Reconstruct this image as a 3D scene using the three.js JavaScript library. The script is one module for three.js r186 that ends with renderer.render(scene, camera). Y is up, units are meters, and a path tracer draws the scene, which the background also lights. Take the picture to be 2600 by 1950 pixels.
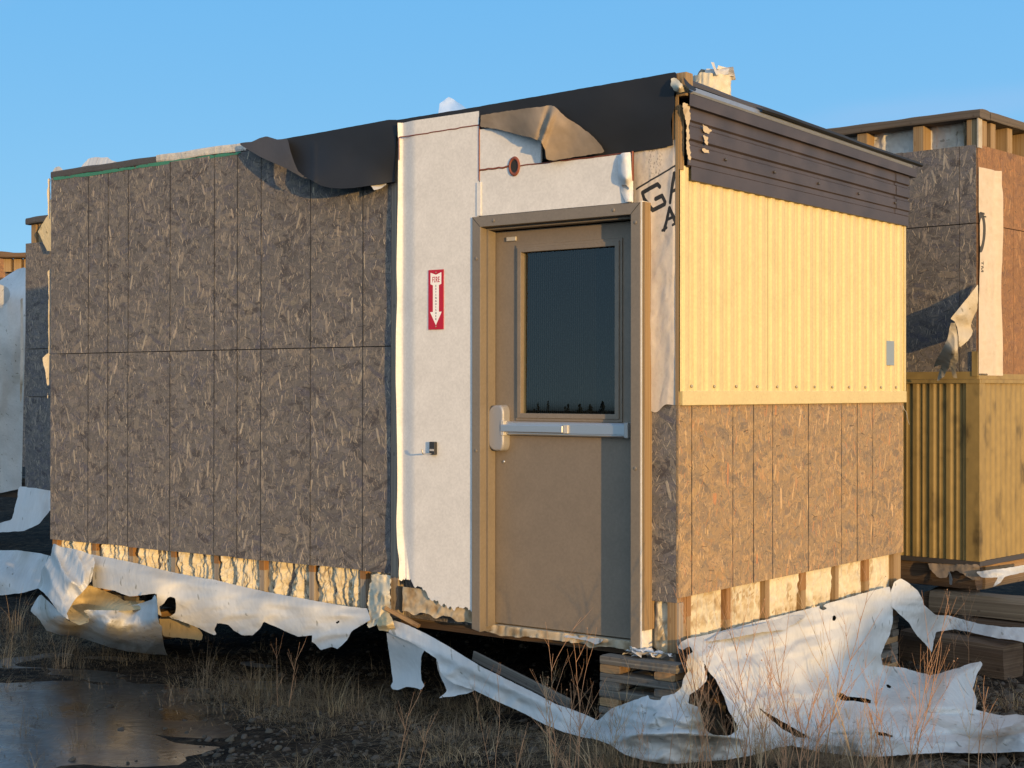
import * as THREE from 'three';
import { mergeGeometries, mergeVertices } from 'three/addons/utils/BufferGeometryUtils.js';
import { RoundedBoxGeometry } from 'three/addons/geometries/RoundedBoxGeometry.js';

// ---------------------------------------------------------------- camera, sky, sun, exposure
const scene = new THREE.Scene();
const renderer = new THREE.WebGLRenderer({ antialias: true });
renderer.toneMapping = THREE.LinearToneMapping;
renderer.toneMappingExposure = 1.0;
renderer.shadowMap.enabled = true;

const FOCAL = 3824.84, PITCH = 0.0044, YAW = 0.6592, ROLL = 0.0011;      // focal length in photo pixels (2600 x 1950)
const EYE = new THREE.Vector3(3.6516, 1.7264, 5.9654);
const camera = new THREE.PerspectiveCamera(2 * Math.atan(975 / FOCAL) * 180 / Math.PI, 4 / 3, 0.1, 3000);
camera.position.copy(EYE);
camera.rotation.order = 'YXZ';
camera.rotation.set(PITCH, YAW, ROLL);
camera.updateMatrixWorld();

const SUN_AZ = 65.2 * Math.PI / 180, SUN_EL = 3.6 * Math.PI / 180;
const toSun = new THREE.Vector3(Math.sin(SUN_AZ) * Math.cos(SUN_EL), Math.sin(SUN_EL), Math.cos(SUN_AZ) * Math.cos(SUN_EL));
const sun = new THREE.DirectionalLight(new THREE.Color().setRGB(1.0, 0.61, 0.205), 4.8);
sun.position.copy(toSun).multiplyScalar(60);
sun.target.position.set(-1, 0, -1);
sun.castShadow = true;
sun.shadow.mapSize.set(4096, 4096);
Object.assign(sun.shadow.camera, { left: -20, right: 20, top: 20, bottom: -20, near: 1, far: 140 });
scene.add(sun, sun.target);

// ---------------------------------------------------------------- noise
const hash = (x, y, z) => { let h = Math.imul(x, 374761393) ^ Math.imul(y, 668265263) ^ Math.imul(z, 2147483647 ^ 0x5bd1e995); h = Math.imul(h ^ (h >>> 13), 1274126177); return ((h ^ (h >>> 16)) >>> 0) / 4294967296; };
const fade = (t) => t * t * (3 - 2 * t), mixn = (a, b, t) => a + (b - a) * t;
function noise(x, y, z = 0) {
  const X = Math.floor(x), Y = Math.floor(y), Z = Math.floor(z), u = fade(x - X), v = fade(y - Y), w = fade(z - Z);
  const l = (dz) => mixn(mixn(hash(X, Y, Z + dz), hash(X + 1, Y, Z + dz), u), mixn(hash(X, Y + 1, Z + dz), hash(X + 1, Y + 1, Z + dz), u), v);
  return mixn(l(0), l(1), w) * 2 - 1;
}
const fbm = (x, y, z = 0, o = 4) => { let s = 0, a = 0.5; for (let i = 0; i < o; i++) { s += a * noise(x, y, z + i * 7.3); x *= 2.03; y *= 2.03; z *= 2.03; a *= 0.5; } return s; };
const ridge = (x, y, z = 0, o = 3) => { let s = 0, a = 0.5; for (let i = 0; i < o; i++) { s += a * (1 - 2 * Math.abs(noise(x, y, z + i * 5.1))); x *= 2.1; y *= 2.1; a *= 0.5; } return s; };
const smooth = (a, b, x) => fade(Math.min(1, Math.max(0, (x - a) / (b - a))));
function rng(seed) { let a = seed >>> 0; return () => { a = (a + 0x6D2B79F5) >>> 0; let t = Math.imul(a ^ (a >>> 15), 1 | a); t = (t + Math.imul(t ^ (t >>> 7), 61 | t)) ^ t; return ((t ^ (t >>> 14)) >>> 0) / 4294967296; }; }

// evening sky: pale low down, deeper blue above, brighter and warmer on the sun's side, a few faint streaks of cloud
{
  const W = 1024, H = 512, data = new Float32Array(W * H * 4), d = new THREE.Vector3();
  for (let j = 0; j < H; j++) for (let i = 0; i < W; i++) {
    const el = ((j + 0.5) / H - 0.5) * Math.PI, az = ((i + 0.5) / W - 0.5) * 2 * Math.PI;
    d.set(Math.cos(el) * Math.cos(az), Math.sin(el), Math.cos(el) * Math.sin(az));
    const e = Math.max(0, el * 180 / Math.PI), t = 1 - Math.exp(-e / 9), t2 = smooth(12, 80, e);
    let r = mixn(0.42, 0.115, t), g = mixn(0.76, 0.43, t), b = mixn(0.95, 0.86, t);
    r = mixn(r, 0.19, t2); g = mixn(g, 0.38, t2); b = mixn(b, 0.68, t2);
    const c = d.dot(toSun), glow = Math.pow(Math.max(0, 0.5 + 0.5 * c), 3.2) * Math.exp(-e / 42), core = Math.pow(Math.max(0, c), 24) * Math.exp(-e / 14);
    r += 2.7 * glow + 1.6 * core; g += 2.4 * glow + 1.0 * core; b += 1.95 * glow + 0.35 * core;
    if (e > 0.3) {
      const k = 1 / Math.max(0.06, d.y), cl = smooth(0.12, 0.5, fbm(d.x * k * 0.55 + 3.1, d.z * k * 1.5 - 4.2, 2.2, 5)) * 0.20 * smooth(2, 10, e) * (1 - 0.5 * t2);
      r = mixn(r, r * 0.7 + 0.30, cl); g = mixn(g, g * 0.75 + 0.17, cl); b = mixn(b, b * 0.8 + 0.14, cl);
    }
    if (el < 0) { r = 0.05; g = 0.05; b = 0.05; }
    data.set([r, g, b, 1], (j * W + i) * 4);
  }
  const tex = new THREE.DataTexture(data, W, H, THREE.RGBAFormat, THREE.FloatType);
  tex.mapping = THREE.EquirectangularReflectionMapping; tex.magFilter = THREE.LinearFilter; tex.needsUpdate = true;
  scene.background = tex; scene.environment = tex;
}

// ---------------------------------------------------------------- photo pixels -> rays -> points on real planes
const FW = new THREE.Vector3(), RT = new THREE.Vector3(), UP = new THREE.Vector3();
camera.matrixWorld.extractBasis(RT, UP, FW); FW.negate();
const ray = (px, py) => FW.clone().addScaledVector(RT, (px - 1300) / FOCAL).addScaledVector(UP, -(py - 975) / FOCAL);
const atD = (px, py, D) => ray(px, py).multiplyScalar(D).add(EYE);
const depthOn = (axis, px, py, v) => (v - EYE[axis]) / ray(px, py)[axis];
const on = (axis, px, py, v) => atD(px, py, depthOn(axis, px, py, v));

// ---------------------------------------------------------------- object helpers
const names = new Map();
const numbered = (n) => { const k = names.get(n) ?? 0; names.set(n, k + 1); return k ? `${n}_${String(k).padStart(3, '0')}` : n; };
function shadowed(o) { o.traverse((m) => { if (m.isMesh) { m.castShadow = true; m.receiveShadow = true; } }); return o; }
function tag(o, label, category, group, kind) { o.userData.label = label; if (category) o.userData.category = category; if (group) o.userData.group = group; if (kind) o.userData.kind = kind; return o; }
function thing(name, label, category, group) { const g = new THREE.Group(); g.name = numbered(name); scene.add(g); return tag(g, label, category, group); }
function part(name, geo, mat, parent) { const m = new THREE.Mesh(Array.isArray(geo) ? merge(geo) : geo, mat); m.name = name; m.castShadow = m.receiveShadow = true; parent.add(m); return m; }
function single(name, geo, mat, label, category, group) { const m = part(numbered(name), geo, mat, scene); return tag(m, label, category, group); }
const merge = (list) => mergeGeometries(list.map((g) => { const h = g.index ? g.toNonIndexed() : g; for (const k of Object.keys(h.attributes)) if (!['position', 'normal', 'uv'].includes(k)) h.deleteAttribute(k); return h; }));
function rebase(g) {                                                      // move a group's origin to the foot of the thing
  const b = new THREE.Box3().setFromObject(g), c = b.getCenter(new THREE.Vector3()); c.y = b.min.y;
  g.position.copy(c); for (const k of g.children) k.position.sub(c);
}
function worldUV(geo, off = 0) {                                          // uv in metres, by the way each face points
  const g = geo.index ? geo.toNonIndexed() : geo, p = g.attributes.position, uv = new Float32Array(p.count * 2);
  const a = new THREE.Vector3(), b = new THREE.Vector3(), c = new THREE.Vector3();
  for (let i = 0; i < p.count; i += 3) {
    a.fromBufferAttribute(p, i); b.fromBufferAttribute(p, i + 1); c.fromBufferAttribute(p, i + 2);
    const n = b.clone().sub(a).cross(c.clone().sub(a)), x = Math.abs(n.x), y = Math.abs(n.y), z = Math.abs(n.z);
    [a, b, c].forEach((v, k) => { const u = x > y && x > z ? [v.z, v.y] : y > z ? [v.x, v.z] : [v.x, v.y]; uv[(i + k) * 2] = u[0] + off; uv[(i + k) * 2 + 1] = u[1] + off * 0.37; });
  }
  g.setAttribute('uv', new THREE.BufferAttribute(uv, 2)); return g;
}
function bx(x0, x1, y0, y1, z0, z1, off = 0) { const g = new THREE.BoxGeometry(x1 - x0, y1 - y0, z1 - z0); g.translate((x0 + x1) / 2, (y0 + y1) / 2, (z0 + z1) / 2); return worldUV(g, off); }
function rbx(x0, x1, y0, y1, z0, z1, r = 0.004, off = 0) { const g = new RoundedBoxGeometry(x1 - x0, y1 - y0, z1 - z0, 2, r); g.translate((x0 + x1) / 2, (y0 + y1) / 2, (z0 + z1) / 2); return worldUV(g, off); }
function timber(len, h, w, seed, rough = 0.004) {                          // a weathered beam along x, base at y = 0
  const g = mergeVertices((() => { const q = new THREE.BoxGeometry(len, h, w, Math.ceil(len / 0.06), 4, 4); q.deleteAttribute('normal'); q.deleteAttribute('uv'); return q; })(), 1e-4);
  const p = g.attributes.position, v = new THREE.Vector3();
  for (let i = 0; i < p.count; i++) {
    v.fromBufferAttribute(p, i);
    const ey = Math.abs(v.y) > h / 2 - 1e-4, ez = Math.abs(v.z) > w / 2 - 1e-4;
    if (ey && ez) { const k = Math.min(1, Math.min(h, w) / 0.14) * (0.006 + 0.01 * Math.max(0, noise(v.x * 5, seed, v.y * 9 + v.z * 7))); v.y -= Math.sign(v.y) * k; v.z -= Math.sign(v.z) * k; }
    v.y += rough * noise(v.x * 6, v.z * 10, seed); v.z += rough * noise(v.x * 5, v.y * 12, seed + 9); v.x += rough * noise(v.y * 15, v.z * 15, seed + 4);
    p.setXYZ(i, v.x, v.y + h / 2, v.z);
  }
  g.computeVertexNormals(); const u = worldUV(g, seed * 0.731); u.computeVertexNormals(); return u;
}
// thin-plate surface through scattered values
function tps(pts) {
  const n = pts.length, S = 400, N = n + 3, A = [], phi = (r2) => (r2 < 1e-9 ? 0 : r2 * Math.log(r2) * 0.5);
  const q = pts.map(([x, y, v]) => [x / S, y / S, v]);
  for (let i = 0; i < N; i++) A.push(new Float64Array(N + 1));
  for (let i = 0; i < n; i++) { for (let j = 0; j < n; j++) A[i][j] = phi((q[i][0] - q[j][0]) ** 2 + (q[i][1] - q[j][1]) ** 2) + (i === j ? 1e-4 : 0); A[i][n] = A[n][i] = 1; A[i][n + 1] = A[n + 1][i] = q[i][0]; A[i][n + 2] = A[n + 2][i] = q[i][1]; A[i][N] = q[i][2]; }
  for (let c = 0; c < N; c++) { let m = c; for (let r = c + 1; r < N; r++) if (Math.abs(A[r][c]) > Math.abs(A[m][c])) m = r; [A[c], A[m]] = [A[m], A[c]]; for (let r = 0; r < N; r++) if (r !== c) { const k = A[r][c] / A[c][c]; if (k) for (let j = c; j <= N; j++) A[r][j] -= k * A[c][j]; } }
  const w = A.map((r, i) => r[N] / r[i]);
  return (x, y) => { x /= S; y /= S; let s = w[n] + w[n + 1] * x + w[n + 2] * y; for (let i = 0; i < n; i++) s += w[i] * phi((x - q[i][0]) ** 2 + (y - q[i][1]) ** 2); return s; };
}
function polyDist(poly, x, y) {                                            // signed distance to a polygon, positive inside
  let d = 1e9, inside = false;
  for (let i = 0, j = poly.length - 1; i < poly.length; j = i++) {
    const [ax, ay] = poly[j], [bx_, by] = poly[i], ex = bx_ - ax, ey = by - ay, t = Math.max(0, Math.min(1, ((x - ax) * ex + (y - ay) * ey) / (ex * ex + ey * ey + 1e-9)));
    d = Math.min(d, Math.hypot(x - ax - ex * t, y - ay - ey * t));
    if ((ay > y) !== (by > y) && x < ax + ex * (y - ay) / ey) inside = !inside;
  }
  return inside ? d : -d;
}
// a thin sheet with a traced outline; its distance at each control point comes from the plane or thing it touches there
function sheet({ outline, holes = [], ctrl, step = 7, rag = 1.5, ragf = 0.11, wr, seed = 0 }) {
  const depth = tps(ctrl.map(([x, y, how, v]) => [x, y, how === 'd' ? v : depthOn(how, x, y, v)]));
  let x0 = 1e9, x1 = -1e9, y0 = 1e9, y1 = -1e9; for (const [x, y] of outline) { x0 = Math.min(x0, x); x1 = Math.max(x1, x); y0 = Math.min(y0, y); y1 = Math.max(y1, y); }
  x0 -= 4; y0 -= 4; x1 += 4; y1 += 4;
  const nx = Math.ceil((x1 - x0) / step), ny = Math.ceil((y1 - y0) / step), V = [];
  for (let j = 0; j <= ny; j++) for (let i = 0; i <= nx; i++) {
    const x = x0 + (x1 - x0) * i / nx, y = y0 + (y1 - y0) * j / ny;
    let f = polyDist(outline, x, y) + rag * (fbm(x * ragf, y * ragf, seed + 3, 3));
    for (const h of holes) f = Math.min(f, -polyDist(h, x, y) + rag * 0.8 * fbm(x * ragf * 1.4, y * ragf * 1.4, seed + 8, 3));
    V.push([x, y, f]);
  }
  const pos = [], put = ([x, y]) => { const p = atD(x, y, depth(x, y) + (wr ? wr(x, y) : 0)); pos.push(p.x, p.y, p.z); };
  const tri = (a, b, c) => {
    const poly = [a, b, c], out = [];
    for (let i = 0; i < 3; i++) { const p = poly[i], q = poly[(i + 1) % 3]; if (p[2] > 0) out.push(p); if ((p[2] > 0) !== (q[2] > 0)) { const t = p[2] / (p[2] - q[2]); out.push([p[0] + (q[0] - p[0]) * t, p[1] + (q[1] - p[1]) * t, 0]); } }
    for (let i = 1; i + 1 < out.length; i++) { put(out[0]); put(out[i + 1]); put(out[i]); }
  };
  for (let j = 0; j < ny; j++) for (let i = 0; i < nx; i++) { const a = V[j * (nx + 1) + i], b = V[j * (nx + 1) + i + 1], c = V[(j + 1) * (nx + 1) + i], d = V[(j + 1) * (nx + 1) + i + 1]; if ((i + j) & 1) { tri(a, b, c); tri(b, d, c); } else { tri(a, b, d); tri(a, d, c); } }
  let g = new THREE.BufferGeometry(); g.setAttribute('position', new THREE.Float32BufferAttribute(pos, 3));
  g = mergeVertices(g, 1e-5); g.computeVertexNormals();
  const p = g.attributes.position, uv = new Float32Array(p.count * 2);
  for (let i = 0; i < p.count; i++) { uv[i * 2] = (p.getX(i) - p.getZ(i)) * 0.75; uv[i * 2 + 1] = p.getY(i) + (p.getX(i) + p.getZ(i)) * 0.45; }
  g.setAttribute('uv', new THREE.BufferAttribute(uv, 2)); return g;
}
function tube(pts, r0, r1 = r0, seg = 5) {                                 // tapered tube through points
  const curve = pts.length > 2 ? new THREE.CatmullRomCurve3(pts) : new THREE.LineCurve3(pts[0], pts[1]), n = pts.length > 2 ? (pts.length - 1) * 3 : 1;
  const g = new THREE.TubeGeometry(curve, n, 1, seg, false), p = g.attributes.position;
  for (let i = 0; i <= n; i++) { const c = curve.getPointAt(i / n), r = mixn(r0, r1, i / n); for (let k = 0; k <= seg; k++) { const q = i * (seg + 1) + k; p.setXYZ(q, c.x + (p.getX(q) - c.x) * r, c.y + (p.getY(q) - c.y) * r, c.z + (p.getZ(q) - c.z) * r); } }
  return g;
}

// ---------------------------------------------------------------- materials
function canvasTex(size, metres, draw, colour = true) {
  const c = document.createElement('canvas'); c.width = size[0]; c.height = size[1]; draw(c.getContext('2d'), size[0], size[1]);
  const t = new THREE.CanvasTexture(c); t.wrapS = t.wrapT = THREE.RepeatWrapping; if (metres) t.repeat.set(1 / metres[0], 1 / metres[1]); if (colour) t.colorSpace = THREE.SRGBColorSpace; t.anisotropy = 8; return t;
}
function noiseTex(size, metres, fn, colour = true) {                       // tileable: fn gets x, y on 0..1 and a periodic fbm
  const d = new Uint8Array(size * size * 4), per = (x, y, f, o, s) => { let v = 0, a = 0.5; for (let i = 0; i < o; i++) { const X = x * f, Y = y * f, xi = Math.floor(X), yi = Math.floor(Y), u = fade(X - xi), w = fade(Y - yi), h = (p, q) => hash(((p % f) + f) % f, ((q % f) + f) % f, s + i); v += a * (mixn(mixn(h(xi, yi), h(xi + 1, yi), u), mixn(h(xi, yi + 1), h(xi + 1, yi + 1), u), w) * 2 - 1); f *= 2; a *= 0.5; } return v; };
  for (let j = 0; j < size; j++) for (let i = 0; i < size; i++) { const c = fn(i / size, j / size, per); d.set([c[0], c[1], c[2], 255].map((v) => Math.max(0, Math.min(255, v))), (j * size + i) * 4); }
  const t = new THREE.DataTexture(d, size, size); t.magFilter = THREE.LinearFilter; t.minFilter = THREE.LinearMipmapLinearFilter; t.generateMipmaps = true; t.wrapS = t.wrapT = THREE.RepeatWrapping; t.repeat.set(1 / metres, 1 / metres); if (colour) t.colorSpace = THREE.SRGBColorSpace; t.needsUpdate = true; return t;
}
function osbTexture(seed, tones, pale) {
  return canvasTex([2048, 2048], [2.44, 2.44], (g, W, H) => {
    const R = rng(seed), pick = (a) => a[Math.floor(R() * a.length)];
    g.fillStyle = tones[0]; g.fillRect(0, 0, W, H);
    const flake = (x, y, len, wid, a, col, alpha) => {
      g.globalAlpha = alpha; g.fillStyle = col;
      for (const dx of [-W, 0, W]) for (const dy of [-H, 0, H]) {
        if (x + dx < -len || x + dx > W + len || y + dy < -len || y + dy > H + len) continue;
        g.save(); g.translate(x + dx, y + dy); g.rotate(a); g.beginPath();
        g.moveTo(-len / 2, -wid * 0.3); g.lineTo(-len * 0.38, -wid / 2); g.lineTo(len * 0.4, -wid * 0.45); g.lineTo(len / 2, wid * 0.1); g.lineTo(len * 0.3, wid / 2); g.lineTo(-len * 0.42, wid * 0.4); g.closePath(); g.fill(); g.restore();
      }
    };
    for (let i = 0; i < 7000; i++) { const big = R() < 0.25; flake(R() * W, R() * H, big ? 60 + R() * 70 : 18 + R() * 45, big ? 14 + R() * 26 : 4 + R() * 12, (R() - 0.5) * (R() < 0.6 ? 1.4 : 3.1), pick(tones), 0.3 + R() * 0.5); }
    for (let i = 0; i < 26000; i++) flake(R() * W, R() * H, 8 + R() * 26, 1.5 + R() * 3, (R() - 0.5) * 3.1 + (R() < 0.4 ? 1.57 : 0), pick(tones), 0.35 + R() * 0.5);
    for (let i = 0; i < 18000; i++) flake(R() * W, R() * H, 4 + R() * 13, 1 + R() * 1.6, R() * 3.1, R() < 0.4 ? '#2c2928' : R() < 0.6 ? pick(pale) : pick(tones), 0.25 + R() * 0.35);
    for (let i = 0; i < 3600; i++) flake(R() * W, R() * H, 12 + R() * 30, 2.2 + R() * 3.4, 1.57 + (R() - 0.5) * 1.3, pick(pale), 0.35 + R() * 0.45);
    for (let i = 0; i < 210; i++) flake(R() * W, R() * H, 30 + R() * 70, 6 + R() * 12, 1.57 + (R() - 0.5) * 0.8, pick(pale), 0.3 + R() * 0.4);
    for (let i = 0; i < 300; i++) flake(R() * W, R() * H, 14 + R() * 40, 2 + R() * 3, (R() - 0.5) * 1.2, '#2b2523', 0.3 + R() * 0.3);
    g.globalAlpha = 1;
  });
}
const greyTones = ['#66605b', '#534d4a', '#79716a', '#423d3c', '#6b6666', '#7f7568', '#56535a', '#877a6b', '#5c5755'];
const sunWarmedTones = ['#87755e', '#77695c', '#977f60', '#665d55', '#7d7268', '#9c835f', '#6d635a', '#8b7354', '#a38b6c'];
const osbGreyTex = osbTexture(11, greyTones, ['#b09e88', '#bba78e', '#a08f7b', '#c7b499']);
const osbSunWarmedTex = osbTexture(23, sunWarmedTones, ['#c2a47c', '#cfb088', '#b48d62', '#b57a52']);
const osbFreshTex = osbTexture(37, ['#8f6a48', '#7d5b40', '#a07550', '#6f5442', '#96704e', '#86664f', '#a97a4e'], ['#bd9365', '#c99f70', '#b0804f']);
const std = (o) => new THREE.MeshStandardMaterial({ roughness: 0.9, metalness: 0, side: THREE.DoubleSide, ...o });
const rgb = (r, g, b) => new THREE.Color().setRGB(r, g, b);
const M = {};
M.osb = std({ map: osbGreyTex, color: rgb(0.90, 0.93, 0.97), bumpMap: osbGreyTex, bumpScale: 0.004, roughness: 0.88 });
M.osbSunWarmed = std({ map: osbSunWarmedTex, color: rgb(1.0, 0.94, 0.84), bumpMap: osbSunWarmedTex, bumpScale: 0.005, roughness: 0.85 });  // same boards as the front, with the sun's warmth put into the colour
M.osbFresh = std({ map: osbFreshTex, color: rgb(0.72, 0.70, 0.68), roughness: 0.85 });
M.dark = std({ color: rgb(0.02, 0.02, 0.02) });
M.room = std({ map: osbGreyTex, color: rgb(0.8, 0.78, 0.75) });
const fineTex = noiseTex(512, 0.6, (x, y, n) => { const v = 238 + 7 * n(x, y, 8, 3, 1) + 13 * n(x, y, 64, 3, 5); return [v, v, v]; });
const fineBump = noiseTex(512, 0.35, (x, y, n) => { const v = 128 + 120 * n(x, y, 40, 3, 9); return [v, v, v]; }, false);
M.whitePanel = std({ map: fineTex, color: rgb(0.76, 0.735, 0.70), roughness: 0.8 });
M.paint = std({ color: rgb(0.225, 0.180, 0.133), roughness: 0.48, map: fineTex });
M.frame = std({ color: rgb(0.215, 0.178, 0.135), roughness: 0.42, map: fineTex });
M.yellow = std({ map: fineTex, color: rgb(0.62, 0.50, 0.245), roughness: 0.55 });
const ochreTex = noiseTex(512, 1.3, (x, y, n) => { const s = Math.max(0, n(x, y * 0.5, 16, 4, 3)), v = 232 + 18 * n(x, y, 32, 3, 2) - 150 * s * s * 1.3; return [v, v * 0.97, v * 0.93]; });
M.ochre = std({ map: ochreTex, color: rgb(0.31, 0.23, 0.085), roughness: 0.6 });
M.brown = std({ map: noiseTex(512, 0.9, (x, y, n) => { const v = 215 + 45 * n(x, y, 6, 4, 4); return [v, v * 0.98, v]; }), color: rgb(0.070, 0.054, 0.046), roughness: 0.5 });
M.zinc = std({ color: rgb(0.30, 0.31, 0.32), roughness: 0.45, metalness: 0.4, map: fineTex });
M.aluminium = std({ color: rgb(0.52, 0.53, 0.55), roughness: 0.32, metalness: 0.75 });
M.plasticGrey = std({ color: rgb(0.42, 0.40, 0.37), roughness: 0.45 });
M.caseGrey = std({ color: rgb(0.33, 0.32, 0.32), roughness: 0.38, metalness: 0.3 });
M.black = std({ color: rgb(0.025, 0.025, 0.026), roughness: 0.6 });
M.rubber = std({ map: noiseTex(512, 1.4, (x, y, n) => { const v = 190 + 70 * n(x, y, 4, 5, 6); return [v, v, v * 0.98]; }), color: rgb(0.019, 0.020, 0.025), roughness: 0.72 });
M.rubberBack = std({ color: rgb(0.055, 0.05, 0.05), roughness: 0.85, map: fineTex });
const woodTex = (seed, a, b) => canvasTex([512, 512], [0.8, 0.8], (g, W, H) => {
  const R = rng(seed); g.fillStyle = a; g.fillRect(0, 0, W, H);
  for (let i = 0; i < 900; i++) { g.globalAlpha = 0.04 + R() * 0.12; g.strokeStyle = R() < 0.55 ? b : (R() < 0.5 ? '#e8dcc4' : a); g.lineWidth = 0.6 + R() * 2.2; const y = R() * H; g.beginPath(); g.moveTo(0, y); g.bezierCurveTo(W * 0.3, y + (R() - 0.5) * 14, W * 0.6, y + (R() - 0.5) * 14, W, y); g.stroke(); }
  for (let i = 0; i < 26; i++) { g.globalAlpha = 0.35; g.fillStyle = b; g.beginPath(); g.ellipse(R() * W, R() * H, 3 + R() * 9, 2 + R() * 3, 0, 0, 7); g.fill(); }
  g.globalAlpha = 1;
});
const wt1 = woodTex(5, '#8d8071', '#4a4038'), wt2 = woodTex(9, '#a98d66', '#6b4a2c'), wt3 = woodTex(14, '#77604a', '#33261c');
const vert = (t) => { const c = t.clone(); c.rotation = Math.PI / 2; return c; };
M.greyWood = std({ map: wt1, color: rgb(0.48, 0.52, 0.56), bumpMap: wt1, bumpScale: 0.002 });
M.greyWoodV = std({ map: vert(wt1) });
M.tanWood = std({ map: wt2, color: rgb(0.72, 0.66, 0.60) }); M.tanWoodV = std({ map: vert(wt2), color: rgb(0.64, 0.64, 0.63) });
M.rustWoodV = std({ map: vert(wt2), color: rgb(0.60, 0.46, 0.32) });
M.tieWood = std({ map: wt3, color: rgb(0.55, 0.52, 0.50), bumpMap: wt3, bumpScale: 0.004 });
M.darkWood = std({ map: wt1, color: rgb(0.34, 0.33, 0.33), bumpMap: wt1, bumpScale: 0.003 });
M.paleTie = std({ map: wt1, color: rgb(0.75, 0.68, 0.58), bumpMap: wt1, bumpScale: 0.004 });
M.insul = std({ map: noiseTex(512, 0.5, (x, y, n) => { const v = 222 + 22 * n(x, y, 10, 4, 3), d = Math.max(0, n(x, y, 6, 4, 8) - 0.22) * 150; return [v - d * 0.8, v * 0.965 - d, v * 0.88 - d * 1.2]; }), color: rgb(0.70, 0.675, 0.62), roughness: 1 });
const tarpTex = noiseTex(1024, 1.7, (x, y, n) => { const v = 236 + 16 * n(x, y, 8, 4, 3) + 8 * n(x, y, 128, 2, 7), d = Math.max(0, n(x, y, 5, 6, 9) - 0.12) * 120, s = n(x, y, 60, 2, 15) > 0.52 ? 50 : 0; return [v - d * 0.7 - s, v - d * 0.8 - s, v - d - s * 1.1]; });
const tarpBump = noiseTex(512, 0.5, (x, y, n) => { const v = 128 + 70 * (1 - 3 * Math.abs(n(x, y, 7, 2, 2))) + 50 * (1 - 3 * Math.abs(n(x + 0.3, y, 17, 2, 12))) - 25; return [v, v, v]; }, false);
const tarpMat = (o) => new THREE.MeshPhysicalMaterial({ map: tarpTex, bumpMap: tarpBump, bumpScale: 0.005, color: rgb(0.595, 0.59, 0.565), roughness: 0.85, specularIntensity: 0.3, side: THREE.DoubleSide, ...o });
M.tarp = tarpMat({});
M.tarpSmooth = tarpMat({ bumpScale: 0.0025 });
M.tarpBack = tarpMat({ color: rgb(0.62, 0.49, 0.28) });
M.wrapBeige = tarpMat({ color: rgb(0.62, 0.585, 0.53), roughness: 0.75 });
M.wrapTan = tarpMat({ color: rgb(0.50, 0.44, 0.34), roughness: 0.9 });
M.cardPaper = std({ map: noiseTex(512, 0.5, (x, y, n) => { const v = 200 + 50 * n(x, y, 5, 5, 3), r = 0; return [v - r, v * 0.93 - r, v * 0.85 - r]; }), color: rgb(0.38, 0.34, 0.29), roughness: 0.95 });
M.gypsum = std({ map: M.insul.map, color: rgb(0.62, 0.55, 0.47), roughness: 1 });
M.seal = std({ color: rgb(0.20, 0.055, 0.03), roughness: 0.6 });
M.green = std({ color: rgb(0.05, 0.22, 0.13), roughness: 0.6, map: fineTex });
M.felt = std({ color: rgb(0.075, 0.075, 0.08), roughness: 0.95, map: fineTex });
M.blueTape = std({ color: rgb(0.20, 0.25, 0.30), roughness: 0.7 });
M.screw = std({ color: rgb(0.35, 0.30, 0.22), roughness: 0.5, metalness: 0.3 });
M.screwDark = std({ color: rgb(0.05, 0.045, 0.045), roughness: 0.5 });
M.polythene = new THREE.MeshPhysicalMaterial({ color: rgb(0.85, 0.87, 0.9), roughness: 0.35, transmission: 0.55, thickness: 0, side: THREE.DoubleSide });
M.glass = new THREE.MeshPhysicalMaterial({ color: rgb(0.75, 0.82, 0.80), roughness: 0.0, transmission: 1, thickness: 0, ior: 1.52, specularColor: rgb(1.0, 0.93, 0.62), side: THREE.DoubleSide });
M.stem = std({ color: rgb(0.40, 0.22, 0.115), roughness: 0.8 });
M.stemPale = std({ color: rgb(0.42, 0.30, 0.17), roughness: 0.8 });
M.grass = std({ color: rgb(0.20, 0.145, 0.085), roughness: 0.9 });

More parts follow.
